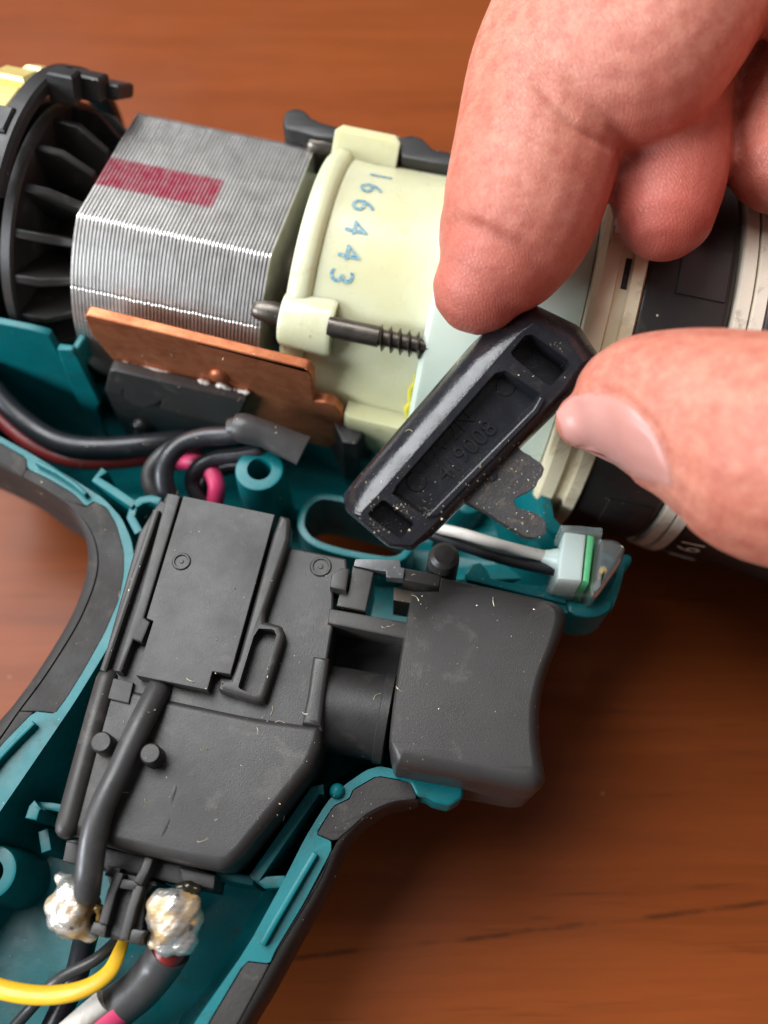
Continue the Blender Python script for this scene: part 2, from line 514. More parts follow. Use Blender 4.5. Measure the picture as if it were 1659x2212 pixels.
# ================================================================== drill housing half
base = P(300, 1900, TZ)
hs = thing('drill_housing', 'opened teal plastic drill housing half with black rubber grip lying on the table', 'drill housing', (base[0], base[1], TZ))
I_px = [(-150, 705), (0, 716), (100, 735), (120, 690), (190, 665), (560, 745), (800, 850), (1090, 905), (1140, 965), (1168, 1065), (1180, 1142), (1286, 1186), (1338, 1210), (1326, 1262), (1290, 1312),
        (1215, 1296), (1100, 1262), (1000, 1240), (985, 1330), (975, 1500), (965, 1660), (853, 1662), (820, 1655), (790, 1664), (741, 1698), (706, 1733), (659, 1810), (616, 1896), (534, 2047),
        (418, 2212), (340, 2340), (-330, 2340), (-200, 2040), (-60, 1840), (50, 1680), (110, 1592), (160, 1518), (205, 1445), (247, 1375), (272, 1320), (288, 1262), (291, 1210),
        (283, 1165), (262, 1118), (225, 1078), (175, 1046), (116, 1010), (62, 977), (0, 943), (-150, 868)]
O_px = [(-165, 690), (0, 703), (98, 722), (108, 675), (190, 645), (560, 730), (800, 835), (1090, 890), (1158, 958), (1186, 1060), (1198, 1128), (1296, 1170), (1354, 1200), (1342, 1262), (1322, 1318), (1300, 1334), (1260, 1338),
        (1205, 1318), (1100, 1284), (1015, 1262), (1000, 1335), (992, 1500), (980, 1674), (900, 1681), (884, 1687), (814, 1675),
        (762, 1705), (754, 1724), (719, 1741), (681, 1802), (715, 1817), (715, 1838), (655, 1952), (595, 2051), (582, 2081), (530, 2075), (448, 2212), (375, 2352), (-345, 2355), (-220, 2035), (-80, 1720),
        (0, 1613), (74, 1537), (119, 1542), (145, 1507), (181, 1449), (226, 1368), (258, 1294), (268, 1239), (268, 1191), (252, 1133), (231, 1096), (203, 1082), (186, 1093), (160, 1066),
        (110, 1036), (60, 1012), (57, 988), (0, 956), (-160, 880)]
Ixy = ccw(chaikin(px2(I_px, 0), 1, .15)); Oxy = ccw(chaikin(px2(O_px, 0), 1, .12))
slot_px = [(646, 1128), (655, 1095), (678, 1074), (705, 1068), (780, 1085), (850, 1105), (890, 1135), (893, 1180), (860, 1215), (790, 1205), (720, 1190), (672, 1172), (652, 1150)]
slot_xy = px2(chaikin(slot_px, 2), -6)
g = G()
# rim top
vv = [(p[0], p[1], 0) for p in Oxy] + [(p[0], p[1], 0) for p in Ixy]
tri = tessellate_polygon([[Vector((p[0], p[1], 0)) for p in Oxy], [Vector((p[0], p[1], 0)) for p in Ixy]])
g.add(vv, tri)
def nose_w(p):
    t = np.clip((p[:, 0] - 15) / 14, 0, 1); return t * t * (3 - 2 * t)
def ringz(p, z): return np.column_stack([p, z * (1 - .5 * nose_w(p))])
def tri4(v, f, n):                  # split triangles evenly
    v = [tuple(q) for q in v]; f = [list(t) for t in f]
    for _ in range(n):
        mid = {}; nf = []
        def mp(a, b):
            k = (min(a, b), max(a, b))
            if k not in mid: mid[k] = len(v); v.append(tuple((np.array(v[a]) + np.array(v[b])) / 2))
            return mid[k]
        for a, b, c in f:
            x, y, z = mp(a, b), mp(b, c), mp(c, a); nf += [[a, x, z], [x, b, y], [z, y, c], [x, y, z]]
        f = nf
    return v, f
def deepen(g):                      # the floor drops towards the motor barrel
    q = np.array(g.v); s_ = q @ V
    t = np.clip((s_ - 66) / 13, 0, 1); w_ = t * t * (3 - 2 * t)
    u_ = (q - AX0) @ U; t2 = np.clip((6 - u_) / 10, 0, 1)
    q[:, 2] *= 1 + .5 * w_ * t2
    g.v = [tuple(p) for p in q]
def insi(p, d): return inset(p, d) + (inset(p, d * 1.35) - inset(p, d)) * nose_w(p)[:, None]
def insn(p, d):                     # the shell tapers in more under the lamp nose
    return inset(p, d) + (inset(p, d * 1.4 + 4.2) - inset(p, d)) * nose_w(p)[:, None]
v, f = loft_g([ringz(Ixy, 0), ringz(insi(Ixy, .3), -5), ringz(insi(Ixy, .9), -10), ringz(insi(Ixy, 2.2), -14.5), ringz(insi(Ixy, 4.2), -17.5)], False, False)
g.add(v, f)
fl = insi(Ixy, 4.2)
hole = ccw(inset(ccw(slot_xy), .6))
hv = [tuple(q) for q in ringz(fl, -17.5)] + [(p[0], p[1], -17.5) for p in hole]
g.add(*tri4(hv, tessellate_polygon([[Vector((p[0], p[1], 0)) for p in fl], [Vector((p[0], p[1], 0)) for p in hole]]), 3))
deepen(g); shell_in = g.make('shell', TEAL, hs)
g = G()
v, f = loft_g([ringz(Oxy, 0), ringz(insn(Oxy, -.2), -6), ringz(insn(Oxy, .8), -13), ringz(insn(Oxy, 3.2), -18), ringz(insn(Oxy, 5.2), -20)], False, False)
g.add(v, f)
fo = insn(Oxy, 5.2)
hv = [tuple(q) for q in ringz(fo, -20)] + [(p[0], p[1], -20) for p in hole]
g.add(*tri4(hv, tessellate_polygon([[Vector((p[0], p[1], 0)) for p in fo], [Vector((p[0], p[1], 0)) for p in hole]]), 3))
g.add(*loft_g([ringz(hole, -17.5), ringz(hole, -20)], False, False))
deepen(g); g.make('outer_shell', TEAL, hs)
# motor cradle, a half barrel below and behind the motor
lathe('motor_cradle', [(-110, 27.2), (15, 27.2), (15, 29.2), (-110, 29.2)], TEAL, hs, 132, 272, 50, True)
# slot wall for the lever
v, f = prism_g(ccw(inset(ccw(slot_xy), -.5)), -6, -18.5, .35, 2, [inset(ccw(slot_xy), .75)])
mk('slot_wall', v, f, TEAL, hs)
# screw bosses
def boss(px, zt, rpx, hpx, zb=-18.5):
    c = P(px[0], px[1], zt); r = mm(rpx, c); h = mm(hpx, c)
    prof = [(h * .82, zt - 9), (h, zt - .3), (h + .15, zt), (r - .6, zt), (r - .18, zt - .12), (r, zt - .6), (r * 1.03, zt - 3), (r * 1.16, zb)]
    v, f = lathe_z(c[:2], prof, 40); return mk('screw_boss', v, f, TEAL, hs)
boss((560, 1013), 2.5, 53, 25, -20)
boss((-22, 1885), -4, 58, 27)
# upright ribs near the fan
def rib(pts, zt, zb, th, nm='rib', m=TEAL, bev=.25): return wall(nm, pts, zt, max(zb, -18.5), th, m, hs, bev)
def upright(px, v_, th, nm='fan_shroud'):
    v, f = solid_on([PV(x, y, v_) for x, y in px], V * th); return bevel_mesh(mk(nm, v, f, TEAL, hs), .3, 2, 30)
upright([(-140, 676), (0, 700), (60, 712), (96, 721), (106, 726), (112, 738), (150, 806), (205, 905), (205, 960), (-140, 900)], -26.9, 1.4)
upright([(122, 754), (156, 758), (166, 770), (216, 872), (208, 884), (230, 950), (215, 960), (150, 830), (141, 806)], -28.4, 1.3)
p1 = PV(162, 765, -28.0); p2 = P(187, 723, p1[2] + .5)
dn = np.array([0, 0, -5.5])
v, f = solid_on([p1, p2, p2 + dn, p1 + dn], -U * 1.3); bevel_mesh(mk('fan_shroud', v, f, TEAL, hs), .3, 2, 30)
# clip ribs by the left rail
rib([(226, 1014), (206, 1034), (246, 1060), (290, 1090)], 1.5, -14, 1.5)
rib([(290, 1090), (306, 1080), (325, 1076), (346, 1083)], 1.5, -16, 1.5)
rib([(290, 1090), (282, 1116), (300, 1150)], 0.8, -16, 1.5)
rib([(752, 950), (748, 985), (800, 1000)], -8.0, -20, 1.4)
# ribs at the lower right of the grip
rib([(700, 1705), (681, 1707), (620, 1795), (548, 1898), (572, 1906), (616, 1904)], -1.5, -18, 1.7)
rib([(548, 1903), (505, 1896), (465, 1889)], -2.5, -20, 1.3)
rib([(66, 1770), (74, 1745), (82, 1738)], -2.5, -20, 1.9)
rib([(80, 1740), (112, 1742), (142, 1748)], -5, -20, 1.2)
rib([(92, 1792), (100, 1840)], -8, -20, 1.6)
# lips along the parting edge
rib([(78, 996), (124, 1020), (161, 1045), (185, 1066)], 1.5, -.5, .8, 'lip')
rib([(72, 1560), (36, 1596), (0, 1634), (-60, 1710)], 1.5, -.5, .8, 'lip')
rib([(681, 1842), (640, 1912), (600, 1980), (566, 2040)], 1.4, -.5, .9, 'lip')
# snap pin
c = P(728, 1707, 1.0); r = mm(17, c)
v, f = lathe_z(c[:2], [(0, 1.5), (r * .5, 1.35), (r * .85, .9), (r, .2), (r, -8)], 20); mk('locating_pin', v, f, TEAL, hs)
prism('guard_tab', chaikin([(868, 1668), (913, 1680), (1003, 1698), (1000, 1724), (973, 1741), (938, 1733), (921, 1722), (900, 1719), (886, 1690), (862, 1684)], 1, .15), .12, -6, TEAL, hs, .5, 3)
# nose pieces around the lamp
prism('nose_tab', [(1020, 1218), (1038, 1214), (1052, 1230), (1060, 1248), (1150, 1268), (1225, 1290), (1222, 1304), (1120, 1280), (1008, 1252), (1006, 1238)], .8, -6, TEAL, hs, .3)
prism('nose_tip', [(1222, 1296), (1260, 1306), (1300, 1300), (1318, 1290), (1326, 1300), (1316, 1322), (1280, 1336), (1230, 1328)], 1.2, -8, TEAL, hs, .6, rnd=1)
prism('nose_side', [(1322, 1230), (1345, 1196), (1362, 1196), (1368, 1208), (1356, 1228), (1330, 1252)], -1, -12, TEAL, hs, .6, rnd=1)
c = P(1170, 1180, -4); v, f = lathe_z(c[:2], [(0, -3.2), (1.4, -3.4), (2.4, -4.5), (2.6, -6), (2.8, -9)], 24); mk('locating_pin', v, f, TEAL, hs)
prism('rib', [(1142, 1082), (1180, 1080), (1186, 1112), (1150, 1118)], -4, -9, TEAL, hs, .4)
c = P(1012, 1085, -10); v, f = lathe_z(c[:2], [(0, -9), (1.2, -9.1), (2.4, -9.5), (3.0, -11), (3.4, -17)], 24); mk('locating_pin', v, f, TEAL, hs)
prism('rib', [(940, 1122), (985, 1134), (990, 1152), (938, 1142)], -8, -17, TEAL, hs, .4)
# rubber grip, web side
inn = cr([(-160, 880), (0, 957), (56, 989)], 3)
grv = cr([(-160, 930), (0, 1000), (48, 1029), (106, 1062), (155, 1097), (193, 1139), (211, 1191), (210, 1239), (193, 1294), (161, 1361), (97, 1462), (42, 1536), (0, 1597), (-80, 1706)], 5)
edg = cr([(-170, 960), (0, 1023), (64, 1052), (129, 1084), (168, 1129), (190, 1178), (193, 1223), (181, 1281), (155, 1345), (97, 1442), (42, 1520), (0, 1568), (-85, 1680)], 5)
poly = [(186, 1094), (203, 1083), (231, 1097), (252, 1134), (268, 1192), (268, 1239), (258, 1294), (226, 1368), (181, 1449), (145, 1507), (119, 1541), (74, 1536)]
gsub = [tuple(q) for q in grv]
def rubber_pad(inner, outer): return list(inner) + list(outer)[::-1]
sel = [q for q in gsub if q[1] > 1070 and q[1] < 1545]
prism('rubber_pad', rubber_pad(poly, sel), -.15, -8, RUB, hs, .25)
sel2 = [q for q in gsub if q[1] < 1030]
prism('rubber_pad', rubber_pad([tuple(q) for q in inn] + [(58, 1012)], sel2), -.15, -8, RUB, hs, .25)
sel3 = [q for q in gsub if 1020 < q[1] < 1085 ]
prism('rubber_pad', rubber_pad([(60, 1013), (110, 1037), (160, 1067), (185, 1092)], sel3), -.3, -8, RUB, hs, .2)
sel4 = [q for q in gsub if q[1] > 1530]
prism('rubber_pad', rubber_pad([(72, 1538), (0, 1614), (-80, 1721)], sel4), -.3, -8, RUB, hs, .2)
def band(g_px, e_px, nm, flip=1):
    nA = 60
    def res(p):
        p = np.asarray(p, float); L = np.r_[0, np.cumsum(np.linalg.norm(np.diff(p, axis=0), axis=1))]
        s = np.linspace(0, L[-1], nA); return np.stack([np.interp(s, L, p[:, k]) for k in (0, 1)], 1)
    a, b = res(g_px), res(e_px)
    rows = []
    A = np.array([P(x, y, -.5) for x, y in a]); B = np.array([P(x, y, -4.5) for x, y in b])
    out = B - A; out[:, 2] = 0; out /= np.linalg.norm(out, axis=1, keepdims=True)
    for t, dz in ((0, -7), (0, -1.0), (.06, -.45), (.35, -.55), (.68, -1.3), (.9, -2.6), (1.0, -4.5)):
        q = A * (1 - t) + B * t; q[:, 2] = dz; rows.append(q)
    for o_, dz in ((.2, -8), (-.6, -12), (-2.6, -16), (-5.5, -19.8)):
        q = B + out * o_; q[:, 2] = dz; rows.append(q)
    v = [p for r in rows for p in r]; f = []
    for k in range(len(rows) - 1):
        for i in range(nA - 1): f.append([k * nA + i, k * nA + i + 1, (k + 1) * nA + i + 1, (k + 1) * nA + i])
    return mk(nm, v, f, RUB, hs, 60)
band(grv, edg, 'rubber_band')
# rubber grip, trigger side
flat_r = cr([(898, 1726), (848, 1733), (797, 1756), (758, 1789), (724, 1823), (693, 1900), (625, 2012), (586, 2077), (513, 2212), (440, 2345)], 5)
out_r = cr([(903, 1735), (860, 1742), (797, 1776), (750, 1828), (711, 1918), (650, 2030), (590, 2140), (547, 2212), (475, 2350)], 5)
up = [(900, 1720), (887, 1689), (814, 1676), (763, 1706), (755, 1725), (720, 1742), (683, 1802), (716, 1816)]
prism('rubber_pad', rubber_pad(up[::-1], [tuple(q) for q in flat_r if q[1] < 1822][::-1]), -.15, -8, RUB, hs, .25)
mid = [(717, 1838), (657, 1952), (597, 2051), (583, 2080)]
prism('rubber_pad', rubber_pad(mid, [tuple(q) for q in flat_r if 1828 < q[1] < 2082]), -.4, -8, RUB, hs, .2)
low = [(582, 2083), (531, 2077), (450, 2212), (377, 2350)]
prism('rubber_pad', rubber_pad(low, [tuple(q) for q in flat_r if q[1] > 2084]), -.15, -8, RUB, hs, .25)
band(flat_r, out_r, 'rubber_band')

# ================================================================== motor
MR = np.stack([U, V, WW], 1)
mbase = M(-60, 180, 24.5)
mo = thing('electric_motor', 'electric motor with ribbed steel stator, red paint mark and black fan', 'motor', mbase, MR)
def mat_lam():
    m, t, b = nt_new('stator_steel')
    tc = N(t, 'ShaderNodeTexCoord'); tc.object = mo; co = tc.outputs['Object']
    sp = N(t, 'ShaderNodeSeparateXYZ'); t.links.new(co, sp.inputs[0])
    wig = noise(t, co, 900, 4, .6)
    def band_(sock, lo, hi, soft, wob):
        a = N(t, 'ShaderNodeMath', operation='MULTIPLY_ADD'); t.links.new(wig, a.inputs[0]); a.inputs[1].default_value = wob
        t.links.new(sock, a.inputs[2])
        r1 = N(t, 'ShaderNodeMapRange'); r1.inputs[1].default_value = lo - soft; r1.inputs[2].default_value = lo + soft; t.links.new(a.outputs[0], r1.inputs[0])
        r2 = N(t, 'ShaderNodeMapRange'); r2.inputs[1].default_value = hi + soft; r2.inputs[2].default_value = hi - soft; t.links.new(a.outputs[0], r2.inputs[0])
        k = N(t, 'ShaderNodeMath', operation='MULTIPLY'); t.links.new(r1.outputs[0], k.inputs[0]); t.links.new(r2.outputs[0], k.inputs[1]); return k.outputs[0]
    xk = band_(sp.outputs[0], -16 * SC, 6.6 * SC, .5 * SC, .6 * SC)
    yk = band_(sp.outputs[1], -3.6 * SC, 3.7 * SC, .35 * SC, .5 * SC)
    zk = N(t, 'ShaderNodeMath', operation='GREATER_THAN'); t.links.new(sp.outputs[2], zk.inputs[0]); zk.inputs[1].default_value = 30 * SC
    k = N(t, 'ShaderNodeMath', operation='MULTIPLY'); t.links.new(xk, k.inputs[0]); t.links.new(yk, k.inputs[1])
    k2 = N(t, 'ShaderNodeMath', operation='MULTIPLY'); t.links.new(k.outputs[0], k2.inputs[0]); t.links.new(zk.outputs[0], k2.inputs[1])
    n1 = noise(t, co, 420, 6, .7)
    base_ = mixc(t, ramp(t, n1, [(.3, 0.0), (.7, 1.0)]), (.62, .60, .57), (.70, .68, .66))
    rust = noise(t, mapping(t, co, (500, 160, 160)), 1.0, 6, .7)
    base_ = mixc(t, ramp(t, rust, [(.60, 0.0), (.78, .5)]), base_, (.20, .15, .10))
    pat = ramp(t, noise(t, co, 700, 4, .6), [(.3, .62), (.62, .95)])
    kk = N(t, 'ShaderNodeMath', operation='MULTIPLY'); t.links.new(k2.outputs[0], kk.inputs[0]); t.links.new(pat, kk.inputs[1])
    t.links.new(mixc(t, kk.outputs[0], base_, (.42, .025, .07)), b.inputs['Base Color'])
    inv = N(t, 'ShaderNodeMath', operation='MULTIPLY_ADD'); t.links.new(kk.outputs[0], inv.inputs[0]); inv.inputs[1].default_value = -.75; inv.inputs[2].default_value = .85
    t.links.new(inv.outputs[0], b.inputs['Metallic'])
    t.links.new(ramp(t, n1, [(.3, .28), (.7, .42)]), b.inputs['Roughness'])
    bump(t, b, noise(t, co, 1800, 3, .6), .25, .00006)
    return m
LAM = mat_lam()
def stator_outline(r):
    pts = []
    flats = [(-43, 30), (137, 210)]
    for a in np.arange(0, 360, 4.0):
        inside = False
        for lo, hi in flats:
            for off in (-360, 0, 360):
                if lo + 1 < a + off < hi - 1: inside = True
        if inside: continue
        pts.append((a, r))
    for lo, hi in flats:
        pts += [(lo % 360, r), (hi % 360, r), ((lo + 2.2) % 360, r - .35), ((hi - 1.5) % 360, r - .22)]
    for a in (57, 72): pts += [(a - .7, r), (a, r - .35), (a + .7, r)]
    pts.sort()
    out = []
    for a, q in pts:
        for lo, hi in flats:
            pass
        f_ = math.radians(a); out.append((-q * math.sin(f_), q * math.cos(f_)))
    return out
so = stator_outline(24.5)
core_r = [[AX0 + U * u + V * (a * .98) + WW * (b * .98) for a, b in so] for u in (-74.2, -40.9)]
v, f = loft_g(core_r)
stator = mk('stator', v, f, BLK2, mo)
th = .45; so_in = [(a * .992, b * .992) for a, b in so]
lv = [(x * SC, a * SC, b * SC) for x, q in ((-th / 2, so_in), (-th / 2 + .09, so), (th / 2 - .09, so), (th / 2, so_in)) for a, b in q]
nso = len(so); lf = []
for k in range(3):
    for i in range(nso): lf.append([k * nso + i, k * nso + (i + 1) % nso, (k + 1) * nso + (i + 1) % nso, (k + 1) * nso + i])
for k in (0, 3):
    for t_ in tessellate_polygon([[Vector((0, a, b)) for a, b in so_in]]): lf.append([k * nso + i for i in t_])
lme = bpy.data.meshes.new('lamination'); lme.from_pydata(lv, [], lf); lme.update()
bm = bmesh.new(); bm.from_mesh(lme); bmesh.ops.recalc_face_normals(bm, faces=bm.faces); bm.to_mesh(lme); bm.free()
lme.materials.append(LAM)
NL = 52
for i in range(NL):
    o = bpy.data.objects.new('lamination', lme); COL.objects.link(o); o.parent = stator
    u = -74.1 + (33.0) * i / (NL - 1)
    loc = (AX0 + U * u - mbase) @ MR
    o.location = Vector(loc * SC); o.rotation_euler = (random.uniform(-.004, .004), 0, 0)
# rotor shaft and fan
lathe('rotor', [(-100, 5), (-76, 5), (-76, 9), (-40, 9), (-40, 4), (-30, 4)], STEEL, mo, n=32)
lathe('winding', [(-78, 8), (-78.5, 12), (-77, 14.5), (-74, 14.5)], pm('copper_winding', (.16, .06, .012), (.08, .03, .01), rough=.4, metal=.5, vscale=400), mo, n=40)
fan = lathe('fan', [(-87.2, 7), (-87.2, 23.7), (-86.8, 24.3), (-85.2, 24.4), (-84.8, 23.8), (-85.2, 7)], BLK, mo, n=96)
NB = 19
for i in range(NB):
    ph = 360 / NB * i + 3.0
    prof = [(-85.3, 11), (-85.3, 23.7), (-80.2, 23.3), (-75.6, 19.6), (-75.6, 11)]
    f_ = math.radians(ph)
    rad_d = -V * math.sin(f_) + WW * math.cos(f_); tan_d = -V * math.cos(f_) - WW * math.sin(f_)
    rings = [[AX0 + U * u + rad_d * r + tan_d * s for u, r in prof] for s in (-.75, .75)]
    v, f = loft_g(rings); bevel_mesh(mk('blade', v, f, BLK, fan), .3)
# end bracket with tabs, and the brass brush holder behind it
br = lathe('end_bracket', [(-88.8, 26.8), (-88.6, 29.6), (-88.0, 30.2), (-85.6, 30.2), (-85.0, 29.6), (-85.0, 28.0), (-87.6, 26.8)], BLK2, mo, -100, 30, 60, True)
lathe('end_plate', [(-91.5, 4), (-91.5, 23.6), (-90.5, 24), (-89.6, 23.6), (-89.6, 4)], BLK2, mo, n=72)
def radial_box(u0, u1, ph, w_, r0, r1, m, nm, parent, bev=.3):
    f_ = math.radians(ph)
    rd = -V * math.sin(f_) + WW * math.cos(f_); td = -V * math.cos(f_) - WW * math.sin(f_)
    v, f = box_g(AX0 + U * (u0 + u1) / 2 + rd * (r0 + r1) / 2, U, td, rd, abs(u1 - u0) / 2, w_ / 2, (r1 - r0) / 2, bev)
    return mk(nm, v, f, m, parent)
for ph, w_, a, b, r1 in ((-19, 3.6, -85, -80.5, 31.6), (-26.5, 4.2, -84, -77.5, 30.6), (-36, 7, -84, -75.5, 29.0), (6, 5, -89.4, -86.5, 30.8), (22, 4, -89.6, -86.5, 30.7)):
    radial_box(a, b, ph, w_, 26.5, r1, BLK2, 'bracket_tab', br, .35)
for ph, w_, a, b, r0, r1 in ((-8, 11, -100, -90.5, 18, 27), (-26, 6, -97, -90.5, 22, 28.5), (-38, 5, -94, -90.4, 22, 29), (10, 8, -101, -91, 14, 25)):
    radial_box(a, b, ph, w_, r0, r1, BRASS, 'brush_holder', mo, .6)
# bearing clip at the gearbox side
for ph in (-42, 50):
    f_ = math.radians(ph)
    c0 = M(-41, ph, 25.2); c1 = M(-37, ph, 25.2)
    v, f = tube_g(np.array([c0, (c0 + c1) / 2, c1]), [1.7, 2.0, 1.7], 16); mk('screw_head', v, f, STEEL, mo)

# ================================================================== gearbox
gb = thing('gearbox', 'cream plastic gearbox stamped 166443 with ivory plate and black clutch collar', 'gearbox', M(10, 180, 34.5), MR)
lathe('flange', [(-37.2, 8), (-37.2, 24.6), (-36.6, 25.3), (-35.4, 25.9), (-34, 25.7), (-33.2, 25.0), (-33.0, 24.3)], CREAM, gb, n=96)
lathe('barrel', [(-33.4, 24.0), (-32.6, 24.6), (-28, 24.4), (-13, 24.8), (-13, 8)], CREAM, gb, n=96)
lathe('front_case', [(-13.4, 10), (-13.4, 27.4), (-12.6, 28.2), (0, 28.4), (10.4, 28.6), (10.4, 10)], PALE, gb, n=96)
# deeper skirt under the barrel
lathe('case_skirt', [(-24.5, 23), (-24.5, 27.4), (-23.6, 28.0), (-13.6, 28.2), (-13.6, 23)], CREAM, gb, 84, 200, 40, True)
# screw sleeves and screws
def axial(nm, ph, r, prof, m, parent, seg=24):
    pts = np.array([M(u, ph, r) for u, q in prof]); rr = [q for u, q in prof]
    t = U; b1 = V; b2 = WW
    rings = [[p + b1 * (math.cos(2 * math.pi * k / seg) * q) + b2 * (math.sin(2 * math.pi * k / seg) * q) for k in range(seg)] for p, q in zip(pts, rr)]
    v, f = loft_g(rings); return mk(nm, v, f, m, parent, 40)
axial('screw_sleeve', 52, 23.4, [(-37.4, 4.2), (-36.8, 4.7), (-29.2, 5.0), (-28.4, 4.7)], CREAM, gb, 32)
radial_box(-37.0, -25.4, -44, 9.5, 20, 29.3, CREAM, 'screw_sleeve', gb, 1.1)
for ph, r in ((49.5, 26.9), (-43, 26.4)):
    sc = axial('case_screw', ph, r, [(-29, 1.75), (-20.6, 1.75), (-20.2, 1.35), (-11.5, 1.3)], STEEL, gb)
    # thread: a helical ridge
    tp = []; nturn = 5.2; L0, L1 = -20.6, -12.6
    n_t = int(nturn * 20)
    vv, ff = [], []
    for i in range(n_t + 1):
        a = 2 * math.pi * nturn * i / n_t; u = L0 + (L1 - L0) * i / n_t
        c = M(u, ph, r); d = V * math.cos(a) + WW * math.sin(a)
        vv += [c + d * 1.2 - U * .42, c + d * 2.25, c + d * 1.2 + U * .42]
        if i:
            k = 3 * (i - 1)
            ff += [[k, k + 1, k + 4, k + 3], [k + 1, k + 2, k + 5, k + 4]]
    mk('thread', vv, ff, STEEL, sc, 30)
# ivory plate, its rear rim and dirty edge
lathe('mounting_plate', [(10.6, 12), (10.6, 32.6), (11.4, 33.6), (13.6, 33.8), (13.9, 33.0), (15.6, 33.0), (15.8, 34.2), (17.6, 34.3), (17.9, 33.8), (17.9, 12)], IVORY, gb, n=128)
radial_box(14.6, 15.5, 17, 5.0, 31, 33.15, BLK2, 'slot', gb, .1)
# collar, white rings, torque ring with print
collar = lathe('clutch_collar', [(17.9, 14), (17.9, 33.2), (18.6, 33.6), (30.2, 33.8), (31.2, 33.2), (31.6, 32.2)], CLUTCH, gb, n=128)
def patch(u0, u1, p0, p1, r, th_, m, nm, parent):
    v = []; n = 10
    for i in range(n + 1):
        ph = p0 + (p1 - p0) * i / n
        for u, rr in ((u0, r), (u0 + .25, r + th_), (u1 - .25, r + th_), (u1, r)): v.append(M(u, ph, rr))
    f = []
    for i in range(n):
        for j in range(3): f.append([i * 4 + j, (i + 1) * 4 + j, (i + 1) * 4 + j + 1, i * 4 + j + 1])
    f.append([0, 1, 2, 3]); f.append([n * 4 + k for k in range(4)])
    return mk(nm, v, f, m, parent)
for ph in (-38, 6, 82, 126): patch(22.5, 30.3, ph, ph + 14, 33.5, .6, CLUTCH, 'grip_pad', collar)
lathe('white_ring', [(31.8, 14), (31.8, 33.7), (32.1, 34.2), (33.8, 34.4), (34.0, 34.1), (34.0, 14)], RINGM, gb, n=128)
lathe('white_ring', [(34.15, 14), (34.15, 34.2), (34.4, 34.6), (36.0, 34.8), (36.3, 34.4), (36.3, 14)], RINGM, gb, n=128)
ring_ = lathe('torque_ring', [(36.3, 14), (36.3, 34.0), (37, 34.5), (52, 35.4), (58, 36.0), (66, 36.4), (95, 33), (95, 10)], CLUTCH, gb, n=128)
def wrap_text(s, size, u0, ph0, r, m, nm, parent, off=.12):
    v, f = text_mesh(s, size)
    pts = [M(u0 + y, ph0 + math.degrees(x / r), r + off) for x, y, z in v]
    return mk(nm, pts, f, m, parent, 0)
# stamped number, one child per digit, running round the barrel
ph_list = [-19.5, -9.5, 0.8, 11.5, 22.0, 31.5]
u_list = [-27.2, -27.9, -28.3, -28.3, -28.5, -29.0]
for ch, ph, u in zip('166443', ph_list, u_list):
    wrap_text(ch, 5.6, u, ph, 24.45, INK, 'stamped_digit', gb)
def ring_r(u): return float(np.interp(u, [37, 52, 58, 66], [34.5, 35.4, 36, 36.4]))
for s, u, ph, size in (('19', 39.3, 97.0, 5.9), ('1', 41.5, 10, 5.6), ('13', 41.5, 55, 5.6), ('9', 40.0, -6, 5.0)):
    wrap_text(s, size, u, ph, ring_r(u), PRINT, 'torque_number', ring_, .15)
for ph in (78.5, 25, 40, 113, -20):
    v, f = solid_on([M(u, ph + d, ring_r(u) + .02) for u, d in ((38.6, -.9), (43.4, -.9), (43.4, .9), (38.6, .9))], (M(40, ph, 1) - M(40, ph, 0)) * .1)
    mk('tick_mark', v, f, PRINT, ring_)
# grease line at the case joint
gp = np.array([M(-13.7 + .25 * math.sin(k * 2.1), 62 + k * 3.2, 25.6) for k in range(8)])
v, f = tube_g(gp, [.2, .4, .5, .6, .5, .7, .6, .4], 10); mk('grease', v, f, GLUE, gb)
# dark patch and black speed selector bars on the far side
prism('speed_selector', chaikin([(610, 262), (614, 238), (640, 230), (662, 238), (676, 256), (752, 278), (748, 300), (690, 296), (640, 282), (614, 276)], 1, .2), 23, 14, BLK2, gb, .8)
prism('speed_selector', [(856, 296), (888, 290), (912, 296), (936, 320), (1010, 336), (1010, 362), (930, 350), (868, 338)], 23, 15, BLK2, gb, .6)
prism('seal', [(690, 850), (735, 836), (800, 855), (806, 900), (770, 960), (740, 955)], 0, -14, BLK2, gb, .5)

# ================================================================== copper heat sink with transistor
hk = thing('heat_sink', 'upright copper heat sink plate with black transistor beside the motor', 'heat sink', AX0 + U * -50 - V * 27 + WW * -14, MR)
VP = -27.4
cu_px = [(182, 685), (186, 679), (650, 793), (664, 798), (674, 812), (678, 868), (700, 868), (722, 876), (738, 894), (742, 945), (716, 968), (255, 862), (246, 780), (196, 722)]
pl = [PV(x, y, VP) for x, y in cu_px]
v, f = solid_on(pl, V * 2.0); bevel_mesh(mk('plate', v, f, COPPER, hk), .35, 3, 30)
c = PV(473, 812, VP); pts = np.array([c + V * .5, c - V * .25, c - V * .7, c - V * .95]); v, f = tube_g(pts, [1.75, 1.7, 1.2, .5], 24, False); mk('rivet', v, f, COPPER, hk, 60)
up_o = [(248, 781), (537, 851), (508, 924), (346, 884), (345, 862), (326, 878), (296, 876), (272, 862), (262, 846), (258, 853), (226, 845)]
tr = [(248, 800), (530, 868), (508, 924), (346, 884), (349, 866), (338, 874), (316, 880), (290, 876), (270, 862), (266, 846), (264, 853), (226, 845), (236, 800)]
v, f = solid_on([PV(x, y, VP - 2.4) for x, y in tr], V * 2.3); tro = bevel_mesh(mk('transistor', v, f, BLK, hk), .3)
low_t = [(228, 846), (238, 802), (250, 790), (532, 862), (528, 872), (508, 926), (486, 975), (400, 985), (300, 965), (273, 946)]
